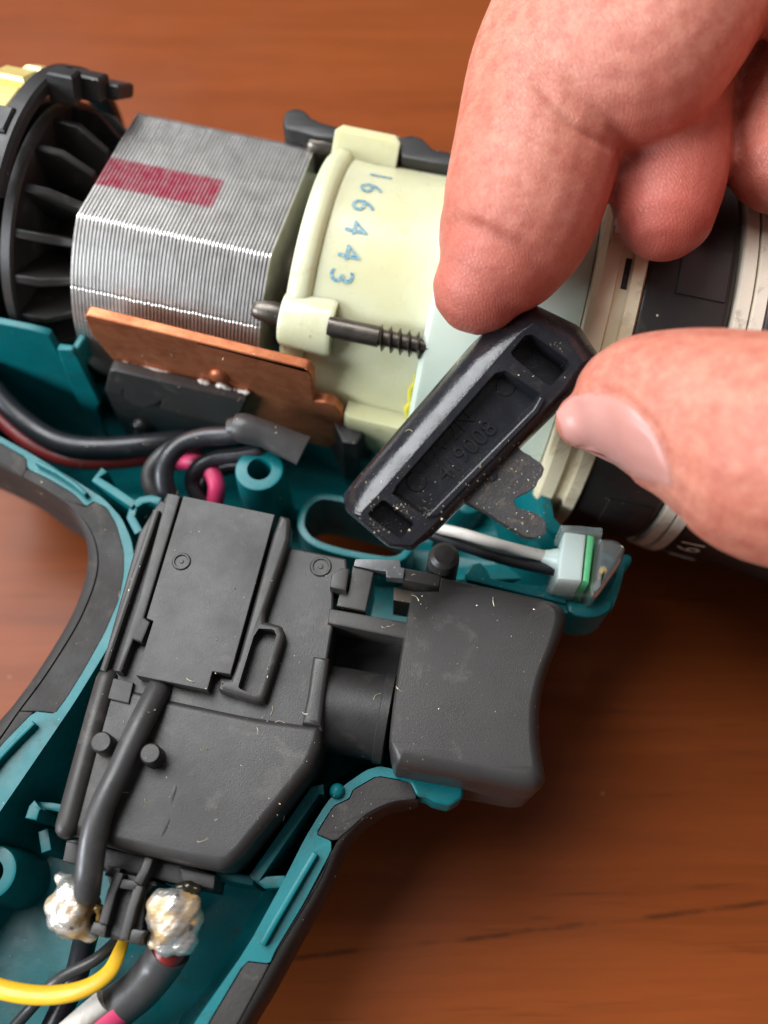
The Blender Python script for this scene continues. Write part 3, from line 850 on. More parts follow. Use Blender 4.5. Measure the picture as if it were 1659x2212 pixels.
v, f = solid_on([PV(x, y, VP - 1.3) for x, y in low_t], V * 1.2); bevel_mesh(mk('transistor_foot', v, f, BLK2, tro), .3)
c = PV(308, 924, VP - 1.5); pts = np.array([c + V * 1, c - V * .6, c - V * 1.3, c - V * 1.7]); v, f = tube_g(pts, [2.5, 2.4, 1.8, .8], 24, False)
sh = mk('screw', v, f, pm('dark_screw', (.05, .05, .05), rough=.25, metal=.8), hk, 60)
for a in (0.4, 0.4 + math.pi / 2):
    d = U * math.cos(a) + WW * math.sin(a); e = U * -math.sin(a) + WW * math.cos(a)
    v, f = box_g(c - V * 1.62, d, e, V, 1.3, .28, .2, .05); mk('cross_slot', v, f, BLK2, sh)
# thermal paste squeezed out along the top edge
pp = [(430, 822), (448, 828), (462, 836), (480, 832), (498, 842), (516, 846), (536, 848)]
v, f = tube_g(np.array([PV(x, y, VP - .5) for x, y in cr(pp, 4)]), [.25 + .35 * abs(math.sin(i * 1.3)) for i in range(len(cr(pp, 4)))], 8); mk('thermal_paste', v, f, PASTE, hk, 60)
pp = [(262, 782), (300, 792), (340, 800), (380, 812)]
v, f = tube_g(np.array([PV(x, y, VP - .3) for x, y in cr(pp, 4)]), [.22 + .12 * abs(math.sin(i * 1.7)) for i in range(len(cr(pp, 4)))], 8); mk('thermal_paste', v, f, PASTE, hk, 60)

# ================================================================== switch with trigger
sb = P(450, 1500, -12)
sw = thing('trigger_switch', 'black electric switch block with finger trigger mounted in the grip', 'switch', (sb[0], sb[1], -12))
prism('body', [(345, 1078), (632, 1182), (748, 1206), (752, 1240), (722, 1262), (719, 1357), (708, 1425), (697, 1580), (560, 1560), (372, 1530), (205, 1500), (215, 1452), (300, 1150)], 6.6, -11, BLK, sw, .45, 3)
prism('lower_body', [(217, 1466), (372, 1505), (560, 1545), (697, 1562), (693, 1612), (672, 1660), (600, 1752), (524, 1846), (496, 1872), (470, 1879), (400, 1866), (250, 1832), (160, 1806), (127, 1794), (140, 1742)], 7.0, -11, BLK, sw, 1.6, 5)
prism('raised_pad', [(676, 1416), (712, 1421), (702, 1500), (694, 1568), (652, 1562), (664, 1500)], 7.6, 4, BLK, sw, .7, 3)
# rounded spine along the left edge of the lower body
tube('spine', [(232, 1468), (206, 1560), (176, 1672), (146, 1786)], 6.4, 25, BLK, sw, 20, 6)
prism('corner_tab', [(243, 1464), (288, 1474), (278, 1520), (230, 1508)], 7.5, 5, BLK, sw, .2)
prism('cover_plate', [(396, 1071), (594, 1111), (498, 1457), (459, 1451), (448, 1491), (294, 1459), (331, 1341), (316, 1335)], 9.3, 6.9, BLK, sw, .16, 2)
prism('side_rail', [(361, 1064), (391, 1070), (312, 1333), (325, 1343), (306, 1388), (288, 1382), (262, 1452), (248, 1449), (300, 1290)], 8.8, 2, BLK, sw, .35)
prism('side_rail', [(330, 1098), (346, 1102), (229, 1452), (214, 1447)], 8.2, 0, BLK, sw, .4)
prism('groove_floor', [(346, 1102), (362, 1066), (300, 1290), (250, 1450), (229, 1452)], 3, -6, BLK2, sw, 0.0)
fr_hole = chaikin([(553, 1357), (592, 1359), (598, 1374), (560, 1499), (548, 1502), (514, 1486), (517, 1474)], 1, .15)
prism('window_frame', chaikin([(601, 1110), (628, 1118), (624, 1171), (568, 1340), (608, 1350), (617, 1372), (572, 1512), (556, 1517), (470, 1490), (474, 1464), (502, 1466)], 1, .12), 9.0, 5, BLK, sw, .7, 3, holes=[fr_hole], hz=6.0)
def round_mark(px, z, rpx, m=BLK):
    c = P(px[0], px[1], z); r = mm(rpx, c)
    v, f = lathe_z(c[:2], [(0, z + .12), (r * .2, z + .1), (r * .28, z - .1), (r * .7, z - .1), (r * .8, z + .22), (r * .95, z + .22), (r * 1.1, z - .06)], 32)
    return mk('moulding_mark', v, f, m, sw)
round_mark((392, 1213), 9.35, 19); round_mark((693, 1224), 6.65, 22); round_mark((566, 1437), 6.1, 14)
for px in ((218, 1602), (324, 1627)):
    c = P(px[0], px[1], 10.4); r = mm(23, c)
    v, f = lathe_z(c[:2], [(0, 10.4), (r * .84, 10.4), (r, 10.0), (r * 1.04, 6)], 28); mk('peg', v, f, BLK, sw)
sp = cr([(380, 1686), (374, 1716), (366, 1760), (352, 1800), (344, 1822)], 5)
v, f = tube_g(np.array([P(x + 1.5 * math.sin(i * .7), y, 6.95) for i, (x, y) in enumerate(sp)]), [.22 + .22 * math.sin(i * .35) ** 2 for i in range(len(sp))], 8, True, [.2] * len(sp)); mk('glue_smear', v, f, pm('dark_glue', (.012, .010, .007), rough=.5), sw, 60)
# linkage between body and trigger
prism('clip', [(737, 1224), (756, 1227), (748, 1277), (712, 1268), (716, 1240)], 8.4, 4, BLK, sw, .5)
prism('slider', [(762, 1222), (808, 1235), (790, 1321), (727, 1308), (733, 1283), (752, 1278)], 6.9, -6, BLK, sw, .25)
prism('contact_plate', [(768, 1207), (864, 1209), (866, 1225), (875, 1227), (871, 1250), (835, 1247), (834, 1234), (806, 1231), (764, 1222)], 7.4, 5.5, BRIGHT, sw, .15)
prism('link_bar', [(876, 1227), (954, 1242), (948, 1268), (870, 1252)], 7.0, -2, BLK, sw, .25)
c = P(960, 1198, 9.5); v, f = lathe_z(c[:2], [(0, 9.7), (1.6, 9.6), (2.3, 9.0), (2.5, 8), (2.6, -4)], 28); mk('post', v, f, BLK, sw)
prism('contact_block', [(851, 1268), (900, 1278), (893, 1304), (850, 1296)], 3, -4, pm('brown_contact', (.16, .13, .10), rough=.4, vscale=200), sw, .2)
prism('guide_bar', [(712, 1313), (884, 1344), (880, 1382), (707, 1346)], 7.2, 2.8, BLK, sw, .4)
prism('shade_block', [(705, 1352), (880, 1384), (846, 1606), (690, 1580)], -8, -12, BLK2, sw, .2)  # not linkage: black block added to stand in for shade in the gap
# plunger between body and trigger
pa, pb = P(700, 1528, 0), P(852, 1556, 0)
ax_ = (pb - pa) / np.linalg.norm(pb - pa)
def along(ts, rs, nm, m):
    pts = np.array([pa + (pb - pa) * t for t in ts]); v, f = tube_g(pts, rs, 40, False); return mk(nm, v, f, m, sw, 50)
along([0, .02, .75, .78, .80, .92, .94], [6.2, 6.5, 6.5, 6.3, 6.9, 6.9, 6.4], 'plunger', BLK2)
along([.2, .9], [6.52, 6.52], 'plunger_skirt', BLK2)
# trigger: flat top, deep rounding to the front and the bottom
T_in = [(955, 1250), (955, 1250), (1060, 1274), (1165, 1298), (1190, 1308), (1200, 1330), (1182, 1392), (1156, 1454), (1142, 1514), (1140, 1565), (1142, 1608), (1148, 1650), (1146, 1664), (1132, 1668), (1050, 1654), (958, 1636), (874, 1620), (872, 1618), (846, 1602), (846, 1602), (850, 1551), (868, 1421), (893, 1281), (893, 1281), (949, 1280), (949, 1280)]
T_out = [(953, 1247), (953, 1247), (1062, 1271), (1172, 1294), (1212, 1308), (1227, 1336), (1206, 1394), (1180, 1454), (1167, 1514), (1164, 1562), (1166, 1606), (1173, 1652), (1180, 1692), (1154, 1715), (1066, 1698), (958, 1679), (862, 1661), (852, 1658), (841, 1604), (841, 1604), (845, 1551), (863, 1421), (890, 1278), (890, 1278), (948, 1277), (948, 1277)]
Ti = chaikin(T_in, 3); To = chaikin(T_out, 3)
rings = []
ztop, zlow = 10.0, 6.8
for k in range(7):
    t = k / 6; s = math.sin(t * math.pi / 2); q = 1 - math.cos(t * math.pi / 2)
    z = ztop - (ztop - zlow) * q
    pxl = Ti * (1 - s) + To * s
    rings.append([P(x, y, z) for x, y in pxl])
last = np.array(rings[-1]); low_ = last.copy(); low_[:, 2] = -9
rings.append(list(low_))
v, f = loft_g(rings); mk('trigger', v, f, BLK, sw, 50)
# terminal end
prism('terminal_base', [(142, 1814), (168, 1812), (250, 1836), (400, 1868), (465, 1888), (458, 1926), (372, 1908), (300, 1892), (160, 1866), (136, 1858)], 1.0, -9, BLK2, sw, .5)
prism('terminal_tab', [(142, 1816), (172, 1822), (164, 1868), (134, 1860)], 2.4, -4, BLK, sw, .4)
prism('terminal_tab', [(388, 1872), (466, 1890), (462, 1922), (392, 1906)], 2.0, -4, BLK, sw, .4)
prism('terminal_block', [(228, 1878), (262, 1884), (322, 1896), (340, 1906), (318, 1930), (304, 2042), (250, 2030), (192, 2016), (196, 1998), (226, 1986), (238, 1920)], 1.5, -8, BLK2, sw, .4)
for pts, zt in (([(258, 1884), (240, 1930), (222, 1996)], 4.0), ([(300, 1912), (284, 1962), (266, 2030)], 3.6), ([(258, 1908), (298, 1914)], 3.6), ([(322, 1852), (312, 1880), (296, 1908)], 4.2), ([(228, 1880), (258, 1886)], 3.4)):
    wall('terminal_rib', pts, zt, -2, 1.3, BLK, sw)
prism('terminal_step', [(202, 1990), (232, 1996), (226, 2026), (192, 2016)], 3.2, -6, BLK, sw, .4)
prism('terminal_step', [(276, 2004), (316, 2010), (300, 2042), (268, 2034)], 3.2, -6, BLK, sw, .4)
# solder joints
def mat_solder():
    m, t, b = nt_new('solder')
    co = N(t, 'ShaderNodeTexCoord').outputs['Object']
    st = noise(t, mapping(t, co, (400, 1400, 700)), 1.0, 5, .65, .8)
    a = noise(t, co, 260, 4, .6)
    c = mixc(t, ramp(t, st, [(.3, 0.0), (.7, 1.0)]), (.44, .41, .36), (.80, .79, .77))
    c = mixc(t, ramp(t, a, [(.46, 0.0), (.60, .9)]), c, (.44, .27, .10))
    c = mixc(t, ramp(t, noise(t, co, 700, 4, .6), [(.62, 0.0), (.70, .8)]), c, (.10, .05, .025))
    t.links.new(c, b.inputs['Base Color'])
    t.links.new(ramp(t, a, [(.45, .75), (.62, .15)]), b.inputs['Metallic'])
    b.inputs['Roughness'].default_value = .27
    bump(t, b, st, .5, .0004)
    return m
SOLD = mat_solder()
def blob(nm, parts, m, parent, seed, amp=.22):
    bm = bmesh.new()
    for (x, y, z, rx) in parts:
        c = P(x, y, z); r = mm(rx, c)
        bmesh.ops.create_icosphere(bm, subdivisions=3, radius=r * SC, matrix=Matrix.Translation(Vector(c * SC)))
    me = bpy.data.meshes.new('b'); bm.to_mesh(me); bm.free()
    o = bpy.data.objects.new('b', me); COL.objects.link(o)
    md = o.modifiers.new('r', 'REMESH'); md.mode = 'VOXEL'; md.voxel_size = .45 * SC
    md2 = o.modifiers.new('s', 'SMOOTH'); md2.iterations = 3
    dg = bpy.context.evaluated_depsgraph_get(); me2 = bpy.data.meshes.new_from_object(o.evaluated_get(dg))
    v = np.array([q.co[:] for q in me2.vertices]) / SC; nr = np.array([q.normal[:] for q in me2.vertices]); f = [list(q.vertices) for q in me2.polygons]
    bpy.data.objects.remove(o, do_unlink=True); bpy.data.meshes.remove(me); bpy.data.meshes.remove(me2)
    r_ = np.random.default_rng(seed); k = r_.normal(size=(6, 3)) * np.array([.8, .9, 1.0, 2.0, 2.4, 3.0])[:, None]; ph = r_.random(6) * 6
    wt = [.9, .9, .8, .6, .5, .4]
    d = sum(wt[i] * np.abs(np.sin(v @ k[i] + ph[i])) for i in range(6)) / 4.1 - .6
    return mk(nm, v + nr * d[:, None] * amp * 2, f, m, parent, 60)
blob('solder_joint', [(130, 1898, 1, 15), (148, 1905, 1, 18), (150, 1928, 2, 30), (176, 1938, 2, 26), (128, 1956, 1, 30), (135, 1986, 1, 32), (160, 1965, 2, 38), (165, 1998, 1, 30), (196, 1952, 1, 22), (192, 2020, 0, 18), (150, 2010, 0, 22)], SOLD, sw, 1, .3)
blob('solder_joint', [(350, 1952, 2, 34), (345, 1985, 1, 30), (375, 1960, 2, 40), (408, 1960, 2, 28), (418, 1950, 2, 18), (405, 1995, 1, 32), (372, 2000, 2, 40), (395, 2028, 1, 34), (360, 2036, 1, 28), (335, 2032, 0, 20), (428, 1985, 1, 16)], SOLD, sw, 2, .3)
# flux drops
blob('flux', [(405, 1916, 2, 16), (425, 1922, 2, 14), (385, 1918, 2, 12)], pm('dark_flux', (.02, .016, .008), rough=.08), sw, 3, .2)
blob('flux', [(212, 1960, 3, 12), (216, 1985, 2, 12), (206, 1930, 2, 12)], pm('amber_flux', (.16, .09, .02), rough=.08), sw, 4, .2)

# ================================================================== wires
def wire(name, label, px, zs, rpx, m, group=None, **kw):
    o = tube(name, px, zs, rpx, m, None, **kw); tag(o, label, 'wire', group); return o
wire('wire', 'thick black wire curving along the inner shell below the teal rib', [(-120, 690), (-60, 780), (-14, 840), (41, 900), (103, 944), (165, 964), (248, 966), (331, 958), (400, 950)], [0, -2, -4, -6, -7, -7, -7, -7, -8], 23, CABLE)
wire('wire', 'red wire running beneath the thick black wire along the rim', [(-120, 780), (-60, 850), (0, 905), (62, 956), (124, 986), (186, 998), (269, 996), (350, 984), (420, 975)], [-5, -6, -8, -9, -10, -10, -10, -10, -11], 17, RED)
wire('wire', 'outermost black wire loop bending down behind the switch from the shrink sleeve', [(545, 928), (500, 940), (440, 944), (390, 962), (358, 1000), (356, 1050), (380, 1092), (430, 1120)], [6, 5, 4, 3, 2, 0, -3, -7], 21, CABLE, 'black wire loops behind the switch')
wire('wire', 'dull black wire loop partly hidden behind the shiny outer loop', [(430, 955), (372, 968), (334, 1000), (322, 1030), (330, 1062), (362, 1090), (410, 1110)], [0, -1, -2, -3, -4, -6, -9], 17, CABLE_G, 'black wire loops behind the switch')
wire('wire', 'small inner black wire loop beside the teal screw boss', [(560, 975), (512, 984), (463, 990), (426, 1012), (415, 1042), (430, 1078), (470, 1105)], [2, 1, 0, -1, -3, -5, -8], 17, CABLE, 'black wire loops behind the switch')
wire('wire', 'thin black wire loop inside the others next to the pink wire', [(540, 1010), (490, 1012), (452, 1030), (438, 1064), (450, 1100)], [-6, -6, -6, -7, -9], 15, CABLE, 'black wire loops behind the switch')
wire('wire', 'pink wire emerging between black loops at the top of the switch', [(380, 1000), (410, 996), (440, 1004), (460, 1026), (468, 1055), (462, 1100)], [-5, -3, -2, -2, -3, -6], 19, PINK)
wire('wire', 'dark blue-black wire dropping to the shell bottom under the left solder joint', [(196, 1990), (184, 2030), (168, 2096), (146, 2152), (112, 2225), (70, 2320)], [-4, -8, -11, -12, -12, -12], 26, CABLE)
wire('wire', 'yellow wire sweeping from the terminal block to the left edge', [(272, 2020), (262, 2046), (234, 2102), (176, 2138), (92, 2150), (0, 2136), (-90, 2100)], [-4, -3, -1, 0, 0, 0, -1], [12, 14, 18, 20, 21, 21, 21], YEL, flat=[.6, .6, .6, .6, .6, .6, .6])
wire('wire', 'thin grey-black wire lying just above the yellow wire', [(256, 2030), (204, 2074), (146, 2104), (109, 2130), (72, 2172), (20, 2230)], [-5, -4, -4, -5, -8, -9], 13, CABLE_G)
sl = thing('sleeved_cable', 'thick grey-black sleeved cable with red core below the right solder joint', 'cable', P(349, 2070, -8))
tube('sleeve', [(368, 2050), (344, 2086), (308, 2130), (262, 2168), (236, 2186)], [-2, -4, -5, -6, -6.5], 46, CABLE_G, sl, 28, 6, False)
tube('core', [(378, 2030), (364, 2058), (356, 2072)], [-1, -1.6, -2.4], 36, RED, sl, 20, 4)
tube('inner_wire', [(262, 2172), (216, 2212), (150, 2270)], [-5.6, -6.4, -7], 40, PINK, sl, 24, 6, False)
tube('inner_wire', [(226, 2162), (178, 2202), (110, 2262)], [-4, -4.6, -5], 26, WHT, sl, 20, 6, False)
tc = thing('grey_cable', 'black cable lying over the lower switch body between two pegs', 'cable', P(250, 1660, 6))
tube('jacket', [(372, 1430), (352, 1472), (336, 1502), (298, 1576), (258, 1664), (222, 1740), (203, 1808), (193, 1880), (188, 1926)], [4.5, 5.5, 7.6, 9.2, 9.4, 9.2, 8.4, 7, 5], [26, 27, 27, 27, 27, 28, 30, 30, 29], CABLE_G, tc, 24, 8)
ss = thing('shrink_sleeve', 'short grey heat-shrink sleeve joining black wires above the teal boss', 'sleeve', P(580, 945, 2))
tube('tube', [(508, 922), (530, 926), (572, 938), (614, 956), (656, 974)], [6, 6, 5.5, 5, 4.5], [30, 33, 31, 34, 38], CABLE_G, ss, 24, 6, False, flat=[.95, .95, .85, .6, .3])
tube('tube_end', [(498, 926), (512, 924)], [5.6, 6], [22, 24], CABLE_G, ss, 20, 4, False)

# ================================================================== work lamp (LED)
ld = thing('led_lamp', 'clear plastic LED work lamp with white and green element on two leads', 'lamp', P(1250, 1230, -4))
prism('clear_case', [(1216, 1134), (1303, 1141), (1288, 1262), (1266, 1290), (1191, 1279), (1186, 1264), (1206, 1200)], 2.0, -5, GLASS, ld, .4, 2)
wall('clear_edge', [(1212, 1140), (1250, 1141), (1302, 1146)], 7.8, 1.8, 1.0, GLASS, ld, .2)
prism('element', [(1220, 1147), (1267, 1154), (1257, 1254), (1205, 1250), (1210, 1200)], 7.2, -2.5, LEDW, ld, .4)
prism('green_band', [(1268.5, 1154), (1285, 1158), (1273, 1257), (1258.5, 1254)], 7.0, -2.0, GRNSTR, ld, .3)
prism('lens', chaikin([(1288, 1158), (1332, 1160), (1356, 1178), (1346, 1211), (1318, 1250), (1294, 1284), (1276, 1286)], 1, .2), 6.6, -3, GLASS, ld, 1.4, 4)
c = P(1304, 1230, 5); v, f = lathe_z(c[:2], [(0, 5.2), (.7, 5.0), (.8, 3)], 16); mk('chip', v, f, YEL, ld)
tube('strain_relief', [(1182, 1204), (1200, 1208), (1216, 1212)], [2.6, 2.8, 3], [17, 24, 28], LEDW, ld, 20, 4)
tube('lead', [(890, 1118), (945, 1140), (1000, 1153), (1070, 1174), (1130, 1190), (1190, 1204)], [0, 1, 2, 2.6, 2.8, 2.8], 12, WHT, ld, 16, 8)
tube('lead', [(900, 1140), (960, 1164), (1060, 1198), (1130, 1217), (1195, 1230)], [-2, -1, 0, 1, 2], 14, CABLE, ld, 16, 8)

# ================================================================== lever held in the fingers
LC = P(1010, 930, 31.0)
tocam = (CAM - LC) / np.linalg.norm(CAM - LC)
LN = np.array([0.02, -.34, 1.0]); LN /= np.linalg.norm(LN)
lx = (plane_hit(1230, 700, LC, LN) - plane_hit(790, 1140, LC, LN)); lx /= np.linalg.norm(lx)
ly = np.cross(LN, lx)
LR = np.stack([lx, ly, LN], 1)
lv_ = thing('selector_lever', 'black plastic direction lever with recessed pockets and worn tab held between fingers', 'lever', LC - LN * 9, LR)
def L(x, y, d=0.0):
    q = plane_hit(x, y, LC, LN); return q - LN * d
def LP(px): return [L(x, y) for x, y in px]
F_ = chaikin([(776, 1110), (822, 1062), (1118, 724), (1152, 700), (1232, 752), (1256, 784), (1212, 846), (930, 1140), (888, 1178), (846, 1174)], 1, .07)
X_ = chaikin([(746, 1104), (740, 1066), (1036, 722), (1150, 655), (1252, 704), (1294, 768), (1268, 826), (934, 1158), (890, 1190), (838, 1182)], 1, .07)
Fp = np.array(LP(F_)); Xp = np.array(LP(X_))
pk = [chaikin([(792, 1111), (828, 1077), (897, 1130), (866, 1166)], 1, .08),
      chaikin([(842, 1064), (1068, 806), (1092, 800), (1168, 850), (1160, 862), (916, 1116)], 1, .06),
      chaikin([(1100, 764), (1134, 724), (1150, 722), (1236, 784), (1192, 834), (1176, 828)], 1, .10)]
to2 = lambda q: Vector((float((q - LC) @ lx), float((q - LC) @ ly), 0))
g = G()
rings = []
for k in range(8):
    a = math.pi * .74 * k / 7
    s = math.sin(a); dz = (1 - math.cos(a)) * 4.6
    rings.append([plane_hit(x, y, LC - LN * dz, LN) for x, y in F_ * (1 - s) + X_ * s])
v, f = loft_g(rings, False, True); g.add(v, f)
loops = [[to2(q) for q in Fp]]; vv = [q for q in Fp]
for h in pk:
    hp = LP(h); loops.append([to2(q) for q in hp]); vv += hp
g.add(vv, tessellate_polygon(loops))
for h, dp in zip(pk, (3.6, 2.6, 4.2)):
    hp = np.array(LP(h)); c = hp.mean(0)
    lowr = hp * .94 + c * .06 - LN * dp
    v, f = loft_g([list(hp), list(hp * .992 + c * .008 - LN * .2), list(lowr)], False, True); g.add(v, f)
g.make('body', GLOSS, lv_, 45)
TABM = pm('dusty_black_plastic', (.050, .047, .046), (.032, .030, .030), rough=.42, vscale=200, dirt=(.16, .12, .08), dirt_amt=.6, bstr=.6, bdist=.0001)
# ledge along the long side, the tab and its hook
v, f = solid_on([L(x, y, -.5) for x, y in [(918, 1118), (1150, 884), (1166, 856), (1178, 862), (1162, 892), (944, 1116)]], -LN * 2.0); bevel_mesh(mk('ledge', v, f, GLOSS, lv_), .25)
tab = [(992, 1054), (1090, 946), (1112, 950), (1132, 968), (1156, 984), (1177, 1000), (1180, 1014), (1168, 1034), (1158, 1052), (1134, 1064), (1116, 1074), (1118, 1090), (1136, 1098), (1162, 1106), (1182, 1120), (1184, 1146), (1160, 1160), (1124, 1148), (1060, 1106)]
tj = []
for (x, y) in cr(tab, 3, True): tj.append((x + random.uniform(-1.1, 1.1), y + random.uniform(-1.1, 1.1)))
v, f = solid_on([L(x, y, 1.6) for x, y in tj], -LN * 2.4); bevel_mesh(mk('tab', v, f, TABM, lv_), .07, 1)
def disc(px, d, rp, nm, m=GLOSS):
    c = L(px[0], px[1], d); r = mm(rp, c)
    pts = np.array([c - LN * .3, c + LN * .12, c + LN * .2]); v, f = tube_g(pts, [r, r, r * .93], 28, False); mk(nm, v, f, m, lv_)
disc((1098, 825), 2.6, 21, 'moulding_mark'); disc((902, 1034), 2.6, 22, 'moulding_mark'); disc((1062, 1020), 1.5, 16, 'moulding_mark')
for s, px in (('PA-2N', (968, 938)), ('419008', (1012, 966))):
    v, f = text_mesh(s, 3.6)
    c = L(px[0], px[1], 2.35)
    mk('moulded_lettering', [c + lx * x + ly * y for x, y, z in v], f, GLOSS, lv_, 0)

# ================================================================== hand
def chain_mesh(bm, pts, n=6, seg=20):
    q = cr([np.array(p, float) for p in pts], n)
    ctr = np.array([P(x, y, z) for x, y, z, r in q]); rr = np.array([mm(p[3], c) for p, c in zip(q, ctr)])
    v, f = tube_g(ctr, rr, seg, True)
    vs = [bm.verts.new(Vector(np.asarray(p) * SC)) for p in v]
    for t in f:
        try: bm.faces.new([vs[i] for i in t])
        except ValueError: pass
bm = bmesh.new()
# index finger: fingertip joint, then the middle joint coming in from the upper right
chain_mesh(bm, [(1036, 620, 37, 104), (1056, 590, 38, 128), (1082, 546, 39, 150), (1122, 462, 42, 172), (1158, 325, 45, 181), (1192, 170, 47, 184), (1230, 60, 50, 180)])
chain_mesh(bm, [(1210, 130, 50, 168), (1300, 140, 52, 176), (1372, 148, 53, 176), (1440, 60, 55, 182), (1560, -120, 58, 190), (1760, -260, 60, 230), (1980, -260, 60, 300)])
# middle finger behind it
chain_mesh(bm, [(1436, 452, 41, 112), (1440, 400, 41.5, 124), (1446, 320, 42, 128), (1452, 220, 43, 130), (1480, 100, 46, 140), (1600, 0, 48, 150), (1850, -80, 52, 230)])
# ring finger in the shade at the right edge
chain_mesh(bm, [(1694, 338, 42, 124), (1706, 250, 43, 132), (1730, 120, 45, 136), (1820, 30, 47, 160), (2000, 60, 50, 230)])
# base of the index finger and palm, out of the picture to the right
chain_mesh(bm, [(1690, -30, 58, 100), (1800, 0, 58, 160), (1980, 60, 56, 240)])
chain_mesh(bm, [(1950, -150, 56, 300), (2050, 200, 54, 340), (2150, 520, 52, 330), (2300, 700, 52, 300), (2700, 800, 54, 290)])
# thumb
chain_mesh(bm, [(1262, 908, 34, 64), (1296, 896, 35, 112), (1340, 886, 36, 142), (1400, 882, 37.5, 165), (1500, 900, 40, 194), (1600, 936, 42, 228), (1700, 975, 44, 255), (1880, 960, 48, 270), (2080, 780, 50, 300)])
hme = bpy.data.meshes.new('h'); bm.to_mesh(hme); bm.free()
ho = bpy.data.objects.new('h', hme); COL.objects.link(ho)
md = ho.modifiers.new('r', 'REMESH'); md.mode = 'VOXEL'; md.voxel_size = .62 * SC
md2 = ho.modifiers.new('s', 'SMOOTH'); md2.iterations = 7; md2.factor = .5
dg = bpy.context.evaluated_depsgraph_get(); hm2 = bpy.data.meshes.new_from_object(ho.evaluated_get(dg))
hv = np.array([q.co[:] for q in hm2.vertices]) / SC; hn = np.array([q.normal[:] for q in hm2.vertices]); hf = [list(q.vertices) for q in hm2.polygons]
bpy.data.objects.remove(ho, do_unlink=True); bpy.data.meshes.remove(hme); bpy.data.meshes.remove(hm2)

def mat_skin():
    m, t, b = nt_new('skin')
    co = N(t, 'ShaderNodeTexCoord').outputs['Object']
    n1 = noise(t, co, 60, 5, .6)
    c = mixc(t, ramp(t, n1, [(.35, 0.0), (.68, 1.0)]), (.53, .190, .122), (.60, .265, .185))
    n2 = noise(t, co, 520, 8, .72)
    c = mixc(t, ramp(t, n2, [(.40, 0.0), (.68, .75)]), c, (.40, .095, .066))
    n3 = noise(t, co, 1700, 5, .7)
    c = mixc(t, ramp(t, n3, [(.50, 0.0), (.70, .42)]), c, (.34, .085, .058))
    n4 = noise(t, co, 1100, 5, .7)
    c = mixc(t, ramp(t, n4, [(.55, 0.0), (.72, .30)]), c, (.66, .34, .25))
    va = N(t, 'ShaderNodeAttribute'); va.attribute_name = 'ruddy'
    c = mixc(t, va.outputs['Fac'], c, (.40, .085, .062))
    dn = noise(t, co, 1500, 4, .7)
    da = N(t, 'ShaderNodeAttribute'); da.attribute_name = 'grime'
    dm = N(t, 'ShaderNodeMath', operation='MULTIPLY'); t.links.new(ramp(t, dn, [(.52, 0.0), (.66, .8)]), dm.inputs[0]); t.links.new(da.outputs['Fac'], dm.inputs[1])
    c = mixc(t, dm.outputs[0], c, (.14, .07, .05))
    t.links.new(c, b.inputs['Base Color'])
    b.inputs['Subsurface Weight'].default_value = .35
    b.inputs['Subsurface Radius'].default_value = (1, .35, .2); b.inputs['Subsurface Scale'].default_value = .0022
    b.inputs['Roughness'].default_value = .46
    b.inputs['Specular IOR Level'].default_value = .42
    wv = N(t, 'ShaderNodeTexVoronoi', feature='DISTANCE_TO_EDGE'); wv.inputs['Scale'].default_value = 2300
    t.links.new(mapping(t, co, (1, .6, 1), (0, 0, .6)), wv.inputs['Vector'])
    rid = N(t, 'ShaderNodeTexWave'); rid.inputs['Scale'].default_value = 900; rid.inputs['Distortion'].default_value = 5; rid.inputs['Detail'].default_value = 2; rid.inputs['Detail Scale'].default_value = .6
    t.links.new(mapping(t, co, (1, 1, 1), (0, 0, -.5)), rid.inputs['Vector'])
    h = N(t, 'ShaderNodeMath', operation='MULTIPLY_ADD'); t.links.new(rid.outputs['Fac'], h.inputs[0]); h.inputs[1].default_value = .35
    t.links.new(ramp(t, wv.outputs[0], [(0.0, 0.0), (.12, .7)]), h.inputs[2])
    fp = noise(t, co, 3800, 3, .7)
    h2 = N(t, 'ShaderNodeMath', operation='MULTIPLY_ADD'); t.links.new(fp, h2.inputs[0]); h2.inputs[1].default_value = .8; t.links.new(h.outputs[0], h2.inputs[2])
    bump(t, b, h2.outputs[0], .55, .00009)
    return m
SKIN = mat_skin()
# creases: press the skin in along lines on the surface
bvh = BVHTree.FromPolygons([Vector(p) for p in hv], hf)
def surf(x, y):
    d = ray(x, y); hit = bvh.ray_cast(Vector(CAM), Vector(d / np.linalg.norm(d)))
    return (np.array(hit[0]), np.array(hit[1])) if hit[0] is not None else (None, None)
disp = np.zeros(len(hv))
def crease(px, width, dep):
    global disp
    q = [surf(x, y)[0] for x, y in cr(px, 8)]
    q = np.array([p for p in q if p is not None])
    if not len(q): return
    for i, p in enumerate(q):
        e = math.sin(math.pi * (i + .7) / (len(q) + .4)) ** .5
        dd = np.linalg.norm(hv - p, axis=1)
        disp = np.minimum(disp, -dep * e * np.exp(-(dd / width) ** 2))
crease([(1150, 165), (1200, 225), (1262, 284), (1335, 326)], .75, .75)
crease([(1165, 200), (1225, 262), (1300, 318)], 2.0, .25)
for k in range(7): crease([(1190 + k * 9, 330 + k * 16), (1250 + k * 5, 350 + k * 18), (1300 - k * 3, 372 + k * 20)], .30, .10)
for k in range(9): crease([(1010 + k * 4, 300 + k * 34), (1060 + k * 2, 318 + k * 34), (1110, 340 + k * 33)], .26, .07)
for k in range(5): crease([(1180 + k * 40, 90 - k * 6), (1230 + k * 36, 150 - k * 10), (1270 + k * 34, 220 - k * 16)], .3, .08)
for k in range(8): crease([(1470 + k * 22, 730 + k * 2), (1490 + k * 22, 800), (1505 + k * 20, 880 + k * 4)], .3, .09)
crease([(1560, 760), (1580, 840), (1575, 930), (1600, 1010)], .6, .25)
